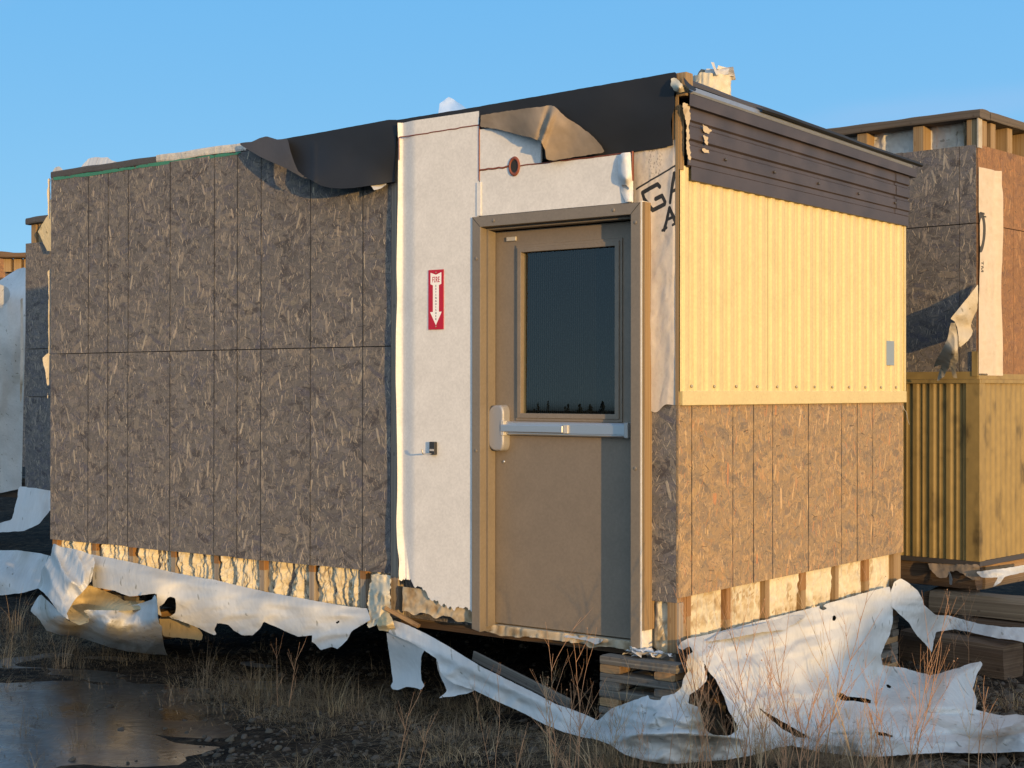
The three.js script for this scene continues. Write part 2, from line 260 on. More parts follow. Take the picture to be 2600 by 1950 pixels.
// ---------------------------------------------------------------- ground
function groundH(x, z) {
  const mound = 0.13 * Math.exp(-(((x - 0.5) / 1.7) ** 2 + ((z - 0.55) / 0.95) ** 2));
  const ice = Math.exp(-(((x + 3.9) / 2.6) ** 2 + ((z - 1.6) / 1.6) ** 2));
  const far = smooth(14, 60, Math.hypot(x, z));
  return mound - 0.04 * ice + (0.030 * fbm(x * 1.3, z * 1.3, 1, 4) + 0.032 * fbm(x * 5, z * 5, 4, 4)) * (1 - 0.2 * ice) * (1 - far) + 0.25 * fbm(x * 0.05, z * 0.05, 8, 2) * far;
}
{
  const n = 300, k = 6.6, A = 900, cx = -1, cz = 0.6, f = (t) => A * Math.sinh(k * t) / Math.sinh(k), pos = [], uv = [], idx = [];
  for (let j = 0; j <= n; j++) for (let i = 0; i <= n; i++) { const x = cx + f(i / n * 2 - 1), z = cz + f(j / n * 2 - 1); pos.push(x, groundH(x, z), z); uv.push(x, z); }
  for (let j = 0; j < n; j++) for (let i = 0; i < n; i++) { const a = j * (n + 1) + i, b = a + 1, c = a + n + 1, d = c + 1; idx.push(a, c, b, b, c, d); }
  const g = new THREE.BufferGeometry(); g.setAttribute('position', new THREE.Float32BufferAttribute(pos, 3)); g.setAttribute('uv', new THREE.Float32BufferAttribute(uv, 2)); g.setIndex(idx); g.computeVertexNormals();
  const map = noiseTex(1024, 2.3, (x, y, q) => { const v = 50 + 24 * q(x, y, 6, 4, 2) + 50 * q(x, y, 48, 4, 6), s = q(x, y, 90, 2, 11) > 0.42 ? 34 : 0; return [v * 1.05 + s, v * 0.9 + s * 0.93, v * 0.76 + s * 0.82]; });
  const bump = noiseTex(1024, 1.1, (x, y, q) => { const v = 128 + 150 * q(x, y, 40, 4, 6); return [v, v, v]; }, false);
  const m = part('ground', g, new THREE.MeshPhysicalMaterial({ map, bumpMap: bump, bumpScale: 0.012, roughness: 1, specularIntensity: 0.25, color: rgb(0.55, 0.50, 0.43), side: THREE.DoubleSide }), scene); tag(m, 'dark stony bare ground around the raised modules', 'ground', null, 'structure');
}
{ // frozen puddle, lying in the hollow to the front left; the higher clods of ground stand out of it
  const s = new THREE.Shape(), R = rng(4); const c = on('y', 170, 1850, 0);
  for (let i = 0; i <= 48; i++) { const a = i / 48 * Math.PI * 2, r = 1 + 0.2 * fbm(Math.cos(a) * 1.4, Math.sin(a) * 1.4, 3, 3), x = c.x + Math.cos(a) * 3.6 * r, z = c.z + Math.sin(a) * 2.1 * r; i ? s.lineTo(x, -z) : s.moveTo(x, -z); }
  const g = new THREE.ShapeGeometry(s, 4); g.rotateX(-Math.PI / 2); g.translate(0, -0.018, 0); worldUV(g);
  const bump = noiseTex(512, 1.6, (x, y, q) => { const v = 128 + 90 * q(x, y * 2, 5, 3, 6) + 60 * q(x, y, 40, 3, 8); return [v, v, v]; }, false);
  const map = noiseTex(512, 2.1, (x, y, q) => { const v = 120 + 60 * q(x, y, 6, 5, 2); return [v * 0.95, v * 0.98, v * 1.03]; });
  const rough = noiseTex(512, 1.3, (x, y, q) => { const v = 96 + 90 * q(x, y, 8, 4, 21); return [v, v, v]; }, false);
  const m = part('ice_puddle', worldUV(g), new THREE.MeshPhysicalMaterial({ map, color: rgb(0.055, 0.052, 0.05), roughness: 0.85, roughnessMap: rough, bumpMap: bump, bumpScale: 0.007, ior: 1.6, clearcoat: 0.7, clearcoatRoughness: 0.16, side: THREE.DoubleSide }), scene); tag(m, 'thin frozen puddle beside the torn white skirt', 'ice', null, 'structure');
}
{ // unseen bank added towards the sun, its crest shaped to shade ground and modules
  const dx = toSun.x / Math.hypot(toSun.x, toSun.z), dz = toSun.z / Math.hypot(toSun.x, toSun.z), D = 20, pos = [], idx = [], uv = [], NS = 360, NT = 14;
  for (let i = 0; i <= NS; i++) for (let j = 0; j <= NT; j++) {
    const s = -45 + 90 * i / NS, t = -1 + 2 * j / NT;
    let H = 1.48 + 0.36 * smooth(-0.45, -2.2, s) + 0.30 * smooth(0.05, 0.6, s) - 0.09 * smooth(0.8, 2.0, s) + 0.12 * fbm(s * 0.22, 3, 1, 3) * smooth(4, 9, Math.abs(s + 0.5));
    const y = H * Math.cos(t * Math.PI / 2) ** 1.1 + (Math.abs(t) < 0.95 && Math.abs(t) > 0.1 ? 0.08 * fbm(s, t * 4, 5, 3) : 0) - 0.1 * Math.abs(t), w = D + t * 3.6;
    pos.push(dx * w - dz * s * -1 * -1, y, dz * w + dx * s); uv.push(s, t * 5);
  }
  for (let i = 0; i < NS; i++) for (let j = 0; j < NT; j++) { const a = i * (NT + 1) + j, b = a + 1, c = a + NT + 1, d = c + 1; idx.push(a, b, c, b, d, c); }
  const g = new THREE.BufferGeometry(); g.setAttribute('position', new THREE.Float32BufferAttribute(pos, 3)); g.setAttribute('uv', new THREE.Float32BufferAttribute(uv, 2)); g.setIndex(idx); g.computeVertexNormals();
  const m = part('added_shade_bank', g, std({ color: rgb(0.10, 0.085, 0.065), roughness: 1 }), scene); tag(m, 'unseen low earth bank added across the yard to cast shade', 'bank', null, 'structure');
}

// the manufacturer's black layout line, printed on the boards over each joint
function inkLine(len, seed) { const n = Math.ceil(len / 0.02), pos = [], idx = []; for (let i = 0; i <= n; i++) { const x = -len / 2 + len * i / n, w = 0.0037 * (0.75 + 0.5 * noise(i * 0.6, seed)), o = 0.0006 * noise(i * 0.3, seed + 4); pos.push(x, o - w, 0, x, o + w, 0); if (i < n) idx.push(2 * i, 2 * i + 2, 2 * i + 1, 2 * i + 1, 2 * i + 2, 2 * i + 3); } const g = new THREE.BufferGeometry(); g.setAttribute('position', new THREE.Float32BufferAttribute(pos, 3)); g.setIndex(idx); g.computeVertexNormals(); return g; }
M.ink = std({ color: rgb(0.030, 0.027, 0.026), roughness: 0.9 });
// ---------------------------------------------------------------- the main module
const XC = -0.042, ZP = -0.07, XL = -4.905, ZB = -2.65, SEAM = 1.966, OB = 0.737, OT = 3.135;
const mod = thing('modular_building', 'weathered modular building with a taupe steel door and a pale yellow side panel', 'building');
{
  // carcass: walls, floor and roof with thickness, hollow inside
  const dl = -1.235, dr = -0.21, dt = 2.58;
  part('wall_core', [bx(XL + 0.06, dl, 0.50, 3.12, -0.19, -0.130), bx(dr, XC - 0.065, 0.50, 3.12, -0.19, -0.130), bx(dl, dr, dt, 3.12, -0.19, -0.130),
    bx(XC - 0.12, XC - 0.066, 0.50, 3.10, ZB + 0.06, -0.1935), bx(XL + 0.02, XL + 0.1, 0.50, 3.12, ZB + 0.02, -0.1935), bx(XL + 0.101, XC - 0.121, 0.50, 3.10, ZB + 0.02, ZB + 0.1)], M.room, mod);
  part('floor_deck', bx(XL + 0.11, XC - 0.13, 0.44, 0.557, ZB + 0.11, -0.20), M.tieWood, mod);
  part('added_light_block', bx(XL + 0.03, XC - 0.2, -0.05, 0.49, ZB + 0.03, ZB + 0.05), M.osb, mod);  // unseen sheet added to keep light out from under the floor
  // front OSB boards: 16, 8, 8 and 16 inch strips between the dark joints, two courses
  const U = [0, 16, 24, 32, 48, 64, 72, 80, 96, 112, 120.2].map((v) => v * 0.0254 + XL), gap = 0.0012;
  for (let i = 0; i + 1 < U.length; i++) {
    const e0 = i % 4 === 0 ? gap : gap * 0.75;
    part('osb_board', bx(U[i] + e0, U[i + 1] - gap * 0.8, SEAM + 0.0025, OT - 0.006 * (i / 9), ZP - 0.011, ZP, 0.13), M.osb, mod);
    part('osb_board', bx(U[i] + e0, U[i + 1] - gap * 0.8, OB + 0.002 * (i % 3), SEAM - 0.0025, ZP - 0.011, ZP + 0.001 * (i % 2), 0.71), M.osb, mod);
  }
  U.slice(1, -1).forEach((x, i) => { for (const [a, b] of [[SEAM + 0.003, OT - 0.004], [OB + 0.002, SEAM - 0.003]]) part('ink_line', inkLine(b - a, i + a).rotateZ(Math.PI / 2).translate(x, (a + b) / 2, ZP + 0.0016), M.ink, mod); });
  part('osb_backing', bx(XL + 0.005, U.at(-1) - 0.004, OB + 0.01, OT - 0.02, -0.128, -0.120), M.room, mod);
  // right-hand OSB boards
  const Z = [-0.071, -0.19, -0.58, -0.792, -0.993, -1.397, -1.801, -2.004, -2.211, ZB];
  for (let i = 0; i + 1 < Z.length; i++) part('osb_board', bx(XC - 0.011, XC + 0.001 * (i % 2), 0.758, 1.70, Z[i + 1] + 0.001, Z[i] - (i ? 0.001 : 0), 0.4), M.osbSunWarmed, mod);
  Z.slice(1, -1).forEach((z, i) => part('ink_line', inkLine(0.898, i + 7).rotateZ(Math.PI / 2).rotateY(Math.PI / 2).translate(XC + 0.0016, 1.208, z), M.ink, mod));
  part('osb_backing', bx(XC - 0.064, XC - 0.056, 0.77, 2.72, ZB + 0.01, -0.15), M.room, mod);
  // corner strip of front OSB under the printed wrap, and the OSB behind the wrap
  part('osb_board', bx(-0.207, XC - 0.013, 0.735, 2.86, ZP - 0.0115, ZP - 0.0005, 1.3), M.osb, mod);
  // studs and insulation below the boards, front left
  const fs = [-4.87, -4.451, -4.076, -3.669, -3.272, -2.879, -2.469, -2.071, -1.829];
  fs.forEach((x, i) => {
    const w = i === 0 || i === 8 ? 0.05 : 0.04;
    const st = part('stud', bx(x - w / 2, x + w / 2, 0.50, OB + (i === 8 ? 2.38 : 0.0), ZP - 0.055, ZP - (i === 8 ? 0.0035 : 0.014), i * 0.3), M.greyWoodV, mod);
    if (i !== 8) part('stain_cap', bx(x - w / 2 - 0.001, x + w / 2 + 0.001, 0.70 - 0.01 * (i % 3), OB - 0.003, ZP - 0.05, ZP - 0.012, i), M.rustWoodV, st);
  });
  const batt = (P0, du, n, W, H, seed, amp) => {                            // lumpy batt W x H, du = along, n = outward
    const nx = Math.ceil(W / 0.007), ny = Math.ceil(H / 0.009), g = new THREE.PlaneGeometry(W, H, nx, ny), p = g.attributes.position;
    for (let i = 0; i < p.count; i++) {
      const u = p.getX(i) + W / 2, v = p.getY(i) + H / 2, e = smooth(0, 0.035, u) * smooth(0, 0.035, W - u), o = amp * (0.6 + 2.2 * fbm(u * 30 + seed * 3, v * 5 + seed, seed, 3) + 0.9 * fbm(u * 70, v * 34, seed, 3)) * e;
      p.setXYZ(i, P0.x + du.x * u + n.x * o, P0.y + v + 0.012 * noise(u * 14, seed, v * 5) * (v < 0.03 ? 1 : 0), P0.z + du.z * u + n.z * o);
    }
    g.computeVertexNormals(); return worldUV(g, seed * 0.17);
  };
  const X1 = new THREE.Vector3(1, 0, 0), Z1 = new THREE.Vector3(0, 0, 1), Zm = new THREE.Vector3(0, 0, -1);
  for (let i = 0; i + 1 < fs.length; i++) { const g = batt(new THREE.Vector3(fs[i] + 0.021, 0.515, ZP - 0.052), X1, Z1, fs[i + 1] - fs[i] - 0.042, OB - 0.512, i + 1, 0.027); g.computeVertexNormals(); part('insulation_batt', g, M.insul, mod); }
  // right side studs and batts
  const rs = [[-0.072, -0.115], [-0.118, -0.165], [-0.168, -0.205], [-0.546, -0.589], [-0.943, -0.989], [-1.35, -1.402], [-1.752, -1.796], [-2.15, -2.2], [-2.54, -2.642]];
  rs.forEach(([a, b], i) => { const st = part('stud', bx(XC - 0.06, XC - 0.014 - 0.003 * (i % 2), 0.50, 0.757, b, a, i * 0.4), M.tanWoodV, mod); if (i % 2 || i === 2) part('stain_cap', bx(XC - 0.058, XC - 0.0125 - 0.003 * (i % 2), 0.60 + 0.03 * (i % 3), 0.755, b - 0.001, a + 0.001 + 0.012 * (i > 3 ? 1 : 0), i), M.rustWoodV, st); });
  for (let i = 2; i + 1 < rs.length; i++) { const g = batt(new THREE.Vector3(XC - 0.045, 0.515, rs[i][1]), Zm, X1, rs[i][1] - rs[i + 1][0], 0.245, i + 20, 0.016); part('insulation_batt', g, M.insul, mod); }
  part('insulation_batt', batt(new THREE.Vector3(-0.205, 0.50, ZP - 0.04), X1, Z1, 0.14, 0.235, 41, 0.02), M.insul, mod);
  part('stud', bx(-0.062, XC - 0.0625 + 0.06, 0.498, 0.734, ZP - 0.05, ZP - 0.008, 3), M.greyWoodV, mod);
  part('sill_plate', bx(XL + 0.02, -1.83, 0.46, 0.512, -0.128, -0.085), M.greyWood, mod); part('sill_plate', bx(-0.22, XC - 0.02, 0.45, 0.497, -0.128, -0.08), M.greyWood, mod);
  part('sill_plate', bx(XC - 0.11, XC - 0.02, 0.45, 0.512, ZB + 0.02, -0.132), M.greyWood, mod);
  // printed house wrap on the corner
  const wx0 = -0.285, wx1 = XC + 0.002, wy0 = 1.55, wy1 = 2.90;
  const wrapTex = canvasTex([512, 2048], null, (g, W, H) => {
    g.fillStyle = '#c9c1b7'; g.fillRect(0, 0, W, H);
    const R = rng(8); for (let i = 0; i < 2600; i++) { g.globalAlpha = 0.03 + R() * 0.06; g.fillStyle = R() < 0.5 ? '#8d8277' : '#e6ded4'; g.beginPath(); g.ellipse(R() * W, R() * H, 4 + R() * 22, 3 + R() * 12, R() * 3, 0, 7); g.fill(); }
    g.globalAlpha = 0.35; g.fillStyle = '#5c5550'; for (let i = 0; i < 60; i++) { const x = W * (0.35 + 0.3 * R()), y = H * (0.02 + 0.1 * R()); g.beginPath(); g.ellipse(x, y, 2 + R() * 9, 2 + R() * 6, 1, 0, 7); g.fill(); }
    g.globalAlpha = 1; g.strokeStyle = '#23262a'; g.lineJoin = 'round';
    const q = (zx, zy) => { const p = on('z', 1430 + zx / 4.366, 180 + zy / 4.366, ZP + 0.004); return [(p.x - wx0) / (wx1 - wx0) * W, (wy1 - p.y) / (wy1 - wy0) * H]; };
    const line = (w, ...pts) => { g.lineWidth = w; g.beginPath(); pts.forEach((p, i) => { const [x, y] = q(...p); i ? g.lineTo(x, y) : g.moveTo(x, y); }); g.stroke(); };
    line(13, [810, 1315], [1345, 995]);
    g.lineCap = 'round';
    line(32, [1075, 1285], [1052, 1258], [885, 1352], [905, 1420], [1000, 1545], [1130, 1478], [1135, 1455], [1100, 1385], [1030, 1420]);
    line(34, [1240, 1140], [1195, 1455]); line(30, [1236, 1140], [1300, 1230]); line(24, [1215, 1345], [1300, 1285]);
    line(34, [1185, 1525], [1128, 1760]); line(34, [1190, 1525], [1262, 1690]); line(22, [1160, 1650], [1235, 1618]); line(20, [1105, 1770], [1155, 1740]); line(20, [1225, 1710], [1290, 1670]);
  });
  {
    const nx = 40, ny = 150, g = new THREE.PlaneGeometry(1, 1, nx, ny), p = g.attributes.position, uv = g.attributes.uv;
    for (let i = 0; i < p.count; i++) {
      const u = p.getX(i) + 0.5, v = p.getY(i) + 0.5, bot = 1.635 + 0.035 * noise(u * 4, 2.2) + 0.02 * u, x = mixn(wx0, wx1 - 0.001, u), y = mixn(Math.max(wy0, bot), wy1 - 0.008 + 0.02 * (u - 0.5), v);
      const fold = 0.012 * ridge(u * 2.2 - v * 0.8, v * 2.2, 3, 2) + 0.004 * fbm(u * 7, v * 24, 2, 3), o = 0.006 + Math.max(0, fold) * smooth(0, 0.15, u) * smooth(0, 0.1, 1 - u);
      p.setXYZ(i, x, y, ZP + o); uv.setXY(i, (x - wx0) / (wx1 - wx0), (y - wy0) / (wy1 - wy0));
    }
    g.computeVertexNormals(); part('house_wrap', g, std({ map: wrapTex, color: rgb(0.92, 0.88, 0.84), roughness: 0.8 }), mod);
  }
  // raw wall edge beside the door frame: boards seen end on
  part('wall_edge', bx(-0.2005, -0.188, 0.60, 2.615, -0.095, -0.006, 0.2), M.tanWoodV, mod);
  part('wall_edge', bx(-0.2085, -0.2015, 0.50, 2.62, -0.095, -0.003, 0.4), M.whitePanel, mod);
  part('corner_trim', bx(XC - 0.009, XC + 0.006, 1.66, 3.1, ZP + 0.0075, ZP + 0.013, 0.2), M.tanWoodV, mod);

  // white wall panels with sealant joints
  const ZW = -0.010, wp = (x0, x1, y0, y1) => bx(x0, x1, y0, y1, ZW - 0.012, ZW);
  { // tall left panel whose free edge curls outward and whose foot is torn
    const nx = 90, ny = 220, x0 = -1.752, x1 = -1.1935, y0 = 0.555, y1 = 3.155, V = [], pos = [], uv = [];
    for (let j = 0; j <= ny; j++) for (let i = 0; i <= nx; i++) {
      const x = x0 + (x1 - x0) * Math.pow(i / nx, 1.3), y = y0 + (y1 - y0) * Math.pow(j / ny, 1.4), foot = smooth(1.05, 0.62, y), k = Math.max(0, 1 - (x - x0) / (0.026 + 0.09 * foot));
      let z = ZW - 0.020 * smooth(-1.62, -1.752, x) + (0.024 + 0.02 * foot + 0.005 * noise(3, y * 5)) * k * k; if (foot) z += 0.012 * foot * k * noise(x * 60, y * 12);
      const cut = 0.60 + 0.13 * smooth(-1.30, -1.72, x) ** 1.6 + 0.012 * noise(x * 45, 3) + 0.008 * noise(x * 120, 5);
      V.push([x + 0.006 * k * noise(7, y * 3) + 0.05 * foot * k, y, z, y - cut]);
    }
    const put = (p) => { pos.push(p[0], p[1], p[2]); uv.push(p[0], p[1]); };
    const tri = (...t) => { const o = []; for (let i = 0; i < 3; i++) { const p = t[i], q = t[(i + 1) % 3]; if (p[3] > 0) o.push(p); if ((p[3] > 0) !== (q[3] > 0)) { const f = p[3] / (p[3] - q[3]); o.push(p.map((v, n) => v + (q[n] - v) * f)); } } for (let i = 1; i + 1 < o.length; i++) { put(o[0]); put(o[i]); put(o[i + 1]); } };
    for (let j = 0; j < ny; j++) for (let i = 0; i < nx; i++) { const a = V[j * (nx + 1) + i], b = V[j * (nx + 1) + i + 1], c = V[(j + 1) * (nx + 1) + i], d = V[(j + 1) * (nx + 1) + i + 1]; tri(a, b, c); tri(b, d, c); }
    let g = new THREE.BufferGeometry(); g.setAttribute('position', new THREE.Float32BufferAttribute(pos, 3)); g.setAttribute('uv', new THREE.Float32BufferAttribute(uv, 2)); g = mergeVertices(g, 1e-5); g.computeVertexNormals();
    part('wall_panel', g, M.whitePanel, mod);
  }
  part('gypsum_core', (() => { const g = new THREE.PlaneGeometry(0.50, 0.16, 60, 20), p = g.attributes.position; for (let i = 0; i < p.count; i++) { const x = p.getX(i) - 1.485, y = p.getY(i) + 0.60; p.setXYZ(i, x, Math.max(y, 0.548 - 0.03 * (x + 1.7) + 0.012 * noise(x * 20, 4)), -0.034 + 0.012 * fbm(x * 26, y * 26, 2, 3) - (y < 0.58 ? 0 : 0)); } g.computeVertexNormals(); return worldUV(g); })(), M.gypsum, mod);
  part('wall_panel', wp(-1.1885, -0.262, 2.618, 2.8505), M.whitePanel, mod);              // over the door
  part('wall_panel', wp(-1.1885, -0.80, 2.8535, 3.06), M.whitePanel, mod);
  part('cover_strip', rbx(-1.205, -1.176, 2.618, 2.79, -0.0095, -0.004, 0.002), M.whitePanel, mod);
  // wrinkled paper by the corner, over the door
  part('wrinkled_facing', sheet({ outline: [[1568, 396], [1580, 388], [1601, 386], [1604, 440], [1608, 511], [1588, 513], [1574, 480], [1569, 440]], holes: [[[1576, 468], [1590, 470], [1598, 478], [1596, 483], [1582, 477]]], step: 3, rag: 0.8, seed: 5, ctrl: [[1566, 400, 'z', -0.006], [1588, 400, 'z', 0.028], [1603, 400, 'z', -0.004], [1572, 460, 'z', -0.002], [1590, 455, 'z', 0.045], [1604, 460, 'z', 0.0], [1580, 508, 'z', -0.004], [1597, 508, 'z', 0.012], [1606, 508, 'z', -0.002]], wr: (x, y) => 0.006 * ridge(x * 0.09, y * 0.02, 1, 2) }), M.whitePanel, mod);
  // torn card facing folded down above it
  part('torn_facing', sheet({ outline: [[1221, 293], [1300, 280], [1398, 268], [1408, 270], [1433, 295], [1470, 318], [1504, 345], [1528, 371], [1535, 387], [1470, 397], [1404, 408], [1386, 404], [1384, 383], [1374, 358], [1345, 349], [1300, 338], [1262, 327], [1220, 322]], step: 4, rag: 2.2, ragf: 0.16, seed: 2,
    ctrl: [[1222, 295, 'z', 0.002], [1220, 320, 'z', 0.004], [1300, 282, 'z', 0.008], [1300, 335, 'z', 0.03], [1398, 270, 'z', 0.004], [1372, 352, 'z', 0.065], [1384, 340, 'z', 0.05], [1388, 330, 'z', 0.055], [1412, 300, 'z', 0.03], [1386, 400, 'z', 0.045], [1404, 406, 'z', 0.03], [1450, 340, 'z', 0.006], [1433, 296, 'z', 0.004], [1504, 347, 'z', 0.004], [1533, 385, 'z', 0.004], [1460, 395, 'z', 0.006]], wr: (x, y) => -0.004 * fbm(x * 0.04, y * 0.05, 3, 3) - 0.035 * Math.max(0, 1 - Math.abs((x - 1408) + (y - 270) * 0.36) / 14) * smooth(268, 300, y) + 0.02 * Math.max(0, 1 - Math.abs((x - 1392) + (y - 275) * 0.30) / 10) }), M.cardPaper, mod);
  const bead = (pts, r, seed) => { const v = []; for (let i = 0; i + 1 < pts.length; i++) for (let k = 0; k < 14; k++) { const t = k / 14; v.push(new THREE.Vector3(mixn(pts[i][0], pts[i + 1][0], t), mixn(pts[i][1], pts[i + 1][1], t) + 0.0025 * noise(i * 9 + k * 0.8, seed), ZW + 0.001)); } v.push(new THREE.Vector3(pts.at(-1)[0], pts.at(-1)[1], ZW + 0.001)); const g = tube(v, r, r, 4); return worldUV(g); };
  part('sealant_joint', [bead([[-1.74, 2.955], [-1.742, 3.075], [-1.191, 3.083]], 0.0032, 1), bead([[-1.191, 3.083], [-1.191, 2.80]], 0.0042, 3), bead([[-1.191, 2.852], [-0.99, 2.853]], 0.005, 4), bead([[-0.935, 2.852], [-0.262, 2.853]], 0.0035, 6), bead([[-0.258, 2.858], [-0.258, 2.72]], 0.006, 7)], M.seal, mod);
  part('pipe_sleeve', (() => { const t = new THREE.TorusGeometry(0.034, 0.008, 8, 24); t.scale(0.85, 1.2, 1); t.translate(-0.963, 2.851, ZW + 0.002); return worldUV(t); })(), M.seal, mod);
  part('hole_shade_disc', (() => { const t = new THREE.CylinderGeometry(0.031, 0.031, 0.003, 20); t.rotateX(Math.PI / 2); t.scale(0.85, 1.2, 1); t.translate(-0.963, 2.851, ZW + 0.0025); return worldUV(t); })(), M.dark, mod);  // flat black disc, painted for the shade inside the hole

  // roof: deck, felt edge, black membrane
  part('roof_deck', [bx(XL + 0.01, XC - 0.05, 3.122, 3.15, ZB + 0.05, -0.085)], M.felt, mod);
  const rm = part('roof_membrane', sheet({ outline: [[1000, 306], [1200, 273], [1400, 238], [1600, 203], [1708, 184], [1717, 182], [1719, 200], [1711, 240], [1715, 262], [1703, 308], [1705, 340], [1711, 369], [1660, 378], [1600, 386], [1480, 408], [1300, 400], [1200, 360], [1010, 345], [990, 340], [988, 310]], step: 9, rag: 1.2, seed: 1,
    ctrl: [[1000, 306, 'z', -0.045], [1000, 345, 'z', -0.03], [1300, 260, 'z', -0.045], [1300, 400, 'z', -0.03], [1500, 222, 'z', -0.045], [1500, 320, 'z', -0.022], [1710, 184, 'z', -0.05], [1708, 280, 'z', -0.03], [1708, 368, 'z', -0.045], [1600, 386, 'z', -0.05], [1450, 410, 'z', -0.03]], wr: (x, y) => 0.008 * fbm(x * 0.008, y * 0.012, 6, 3) }), M.rubber, mod);
  part('hanging_lobe', sheet({ outline: [[700, 356], [739, 349], [825, 334], [900, 320], [987, 304], [1008, 304], [1003, 400], [1002, 461], [965, 467], [934, 472], [900, 477], [869, 479], [840, 477], [816, 472], [789, 457], [760, 444], [752, 430], [735, 400], [722, 370]], step: 6, rag: 0.6, seed: 9,
    ctrl: [[700, 356, 'z', -0.045], [830, 334, 'z', -0.05], [1000, 306, 'z', -0.045], [1002, 380, 'z', -0.03], [1000, 461, 'z', -0.045], [934, 472, 'z', 0.02], [869, 479, 'z', 0.06], [816, 472, 'z', 0.08], [789, 457, 'z', 0.08], [820, 400, 'z', 0.0], [900, 400, 'z', -0.015], [745, 410, 'z', -0.03], [722, 372, 'z', -0.045]], wr: (x, y) => 0.006 * fbm(x * 0.012, y * 0.012, 2, 3) - 0.012 * Math.exp(-(((x - 797) / 5) ** 2)) * smooth(350, 380, y) }), M.rubber, rm);
  part('folded_corner', sheet({ outline: [[603, 363], [640, 360], [660, 350], [677, 346], [690, 350], [704, 354], [730, 352], [738, 385], [748, 415], [757, 435], [775, 449], [790, 458], [770, 452], [727, 428], [662, 399], [630, 380]], step: 5, rag: 0.5, seed: 4,
    ctrl: [[603, 363, 'z', -0.03], [677, 346, 'z', -0.05], [735, 352, 'z', -0.02], [738, 385, 'z', 0.05], [757, 435, 'z', 0.10], [790, 458, 'z', 0.085], [727, 428, 'z', 0.10], [662, 399, 'z', 0.055], [690, 385, 'z', 0.03], [630, 380, 'z', 0.015]], wr: (x, y) => 0.004 * fbm(x * 0.02, y * 0.02, 7, 3) }), M.rubberBack, rm);
  part('torn_scrap', sheet({ outline: [[935, 468], [985, 465], [968, 478], [950, 483], [944, 474]], step: 4, rag: 1, seed: 3, ctrl: [[935, 468, 'z', 0.0], [985, 465, 'z', -0.04], [950, 483, 'z', 0.03], [968, 476, 'z', -0.02]] }), M.wrapBeige, rm);
  // left roof edge: green line, dark felt roll and pale underlay
  part('green_edge', sheet({ outline: [[124, 452], [160, 447], [260, 434], [390, 414], [500, 398], [612, 384], [612, 391], [500, 406], [380, 423], [260, 442], [126, 459]], step: 6, rag: 2.2, ragf: 0.09, seed: 6, ctrl: [[126, 452, 'z', ZP + 0.004], [600, 386, 'z', ZP + 0.004], [300, 430, 'z', ZP + 0.004], [300, 440, 'z', ZP + 0.004]] }), M.green, mod);
  const edgeStrip = (x0, x1, h, mat, name, seed) => { const g = timber(x1 - x0, h, 0.05, seed, 0.004); g.translate((x0 + x1) / 2, 3.137, ZP - 0.024); part(name, g, mat, mod); };
  edgeStrip(-4.91, -3.82, 0.046, M.felt, 'felt_strip', 2); edgeStrip(-3.818, -3.02, 0.050, M.wrapBeige, 'underlay_strip', 7);
  part('torn_underlay', sheet({ outline: [[205, 424], [222, 404], [232, 400], [272, 400], [286, 408], [300, 412], [330, 410], [390, 402], [400, 410], [300, 425], [210, 432]], step: 4, rag: 3, seed: 8, ctrl: [[205, 424, 'z', -0.14], [232, 401, 'z', -0.22], [275, 402, 'z', -0.20], [400, 405, 'z', -0.16], [300, 424, 'z', -0.10]] }), M.wrapBeige, mod);
  part('torn_underlay', sheet({ outline: [[134, 436], [140, 425], [150, 422], [160, 432], [170, 436]], step: 3, rag: 3, seed: 12, ctrl: [[134, 436, 'z', -0.1], [148, 424, 'z', -0.13], [170, 436, 'z', -0.1]] }), M.wrapBeige, mod);

  // yellow ribbed siding on the right side: three sheets
  const rib = (s) => { s = s - Math.floor(s); return 0.0095 * (smooth(0.44, 0.50, s) - smooth(0.82, 0.89, s)) + 0.0025 * (smooth(0.08, 0.12, s) - smooth(0.17, 0.21, s)); };
  const ribbed = (x0, y0, y1, za, zb, pitch, fn, off) => { const n = Math.ceil((za - zb) / pitch * 28), pos = [], idx = [], uv = []; for (let i = 0; i <= n; i++) { const z = mixn(za, zb, i / n), x = x0 + fn((z - off) / pitch); pos.push(x, y0, z, x, y1, z); uv.push(z, y0, z, y1); if (i < n) idx.push(2 * i, 2 * i + 2, 2 * i + 1, 2 * i + 1, 2 * i + 2, 2 * i + 3); } const g = new THREE.BufferGeometry(); g.setAttribute('position', new THREE.Float32BufferAttribute(pos, 3)); g.setAttribute('uv', new THREE.Float32BufferAttribute(uv, 2)); g.setIndex(idx); g.computeVertexNormals(); return g; };
  for (const [a, b, o] of [[-0.0715, -0.93, 0], [-0.925, -1.79, 0.0006], [-1.785, ZB, 0]]) part('siding_sheet', ribbed(XC + 0.006 + o, 1.722, 2.78, a, b, 0.1068, rib, -0.082), M.yellow, mod);
  part('siding_trim', [rbx(XC - 0.005, XC + 0.020, 1.658, 1.726, ZB - 0.004, -0.078, 0.003)], M.yellow, mod);
  part('edge_trim', [bx(XC + 0.0055, XC + 0.0155, 1.727, 2.74, ZB - 0.003, ZB + 0.022)], M.yellow, mod);
  for (let i = 0; i < 12; i++) { const s = new THREE.SphereGeometry(0.008, 8, 5); s.scale(0.6, 1, 1); s.translate(XC + 0.012, 1.748, -0.17 - i * 0.2136); part('screw', worldUV(s), M.screw, mod); }

  // brown ribbed fascia, cap flashing, drip edge and rolled membrane along the eaves
  const eave = (t, z) => 2.725 + t * (1 - 0.12 * (-z - 0.07) / 2.58);
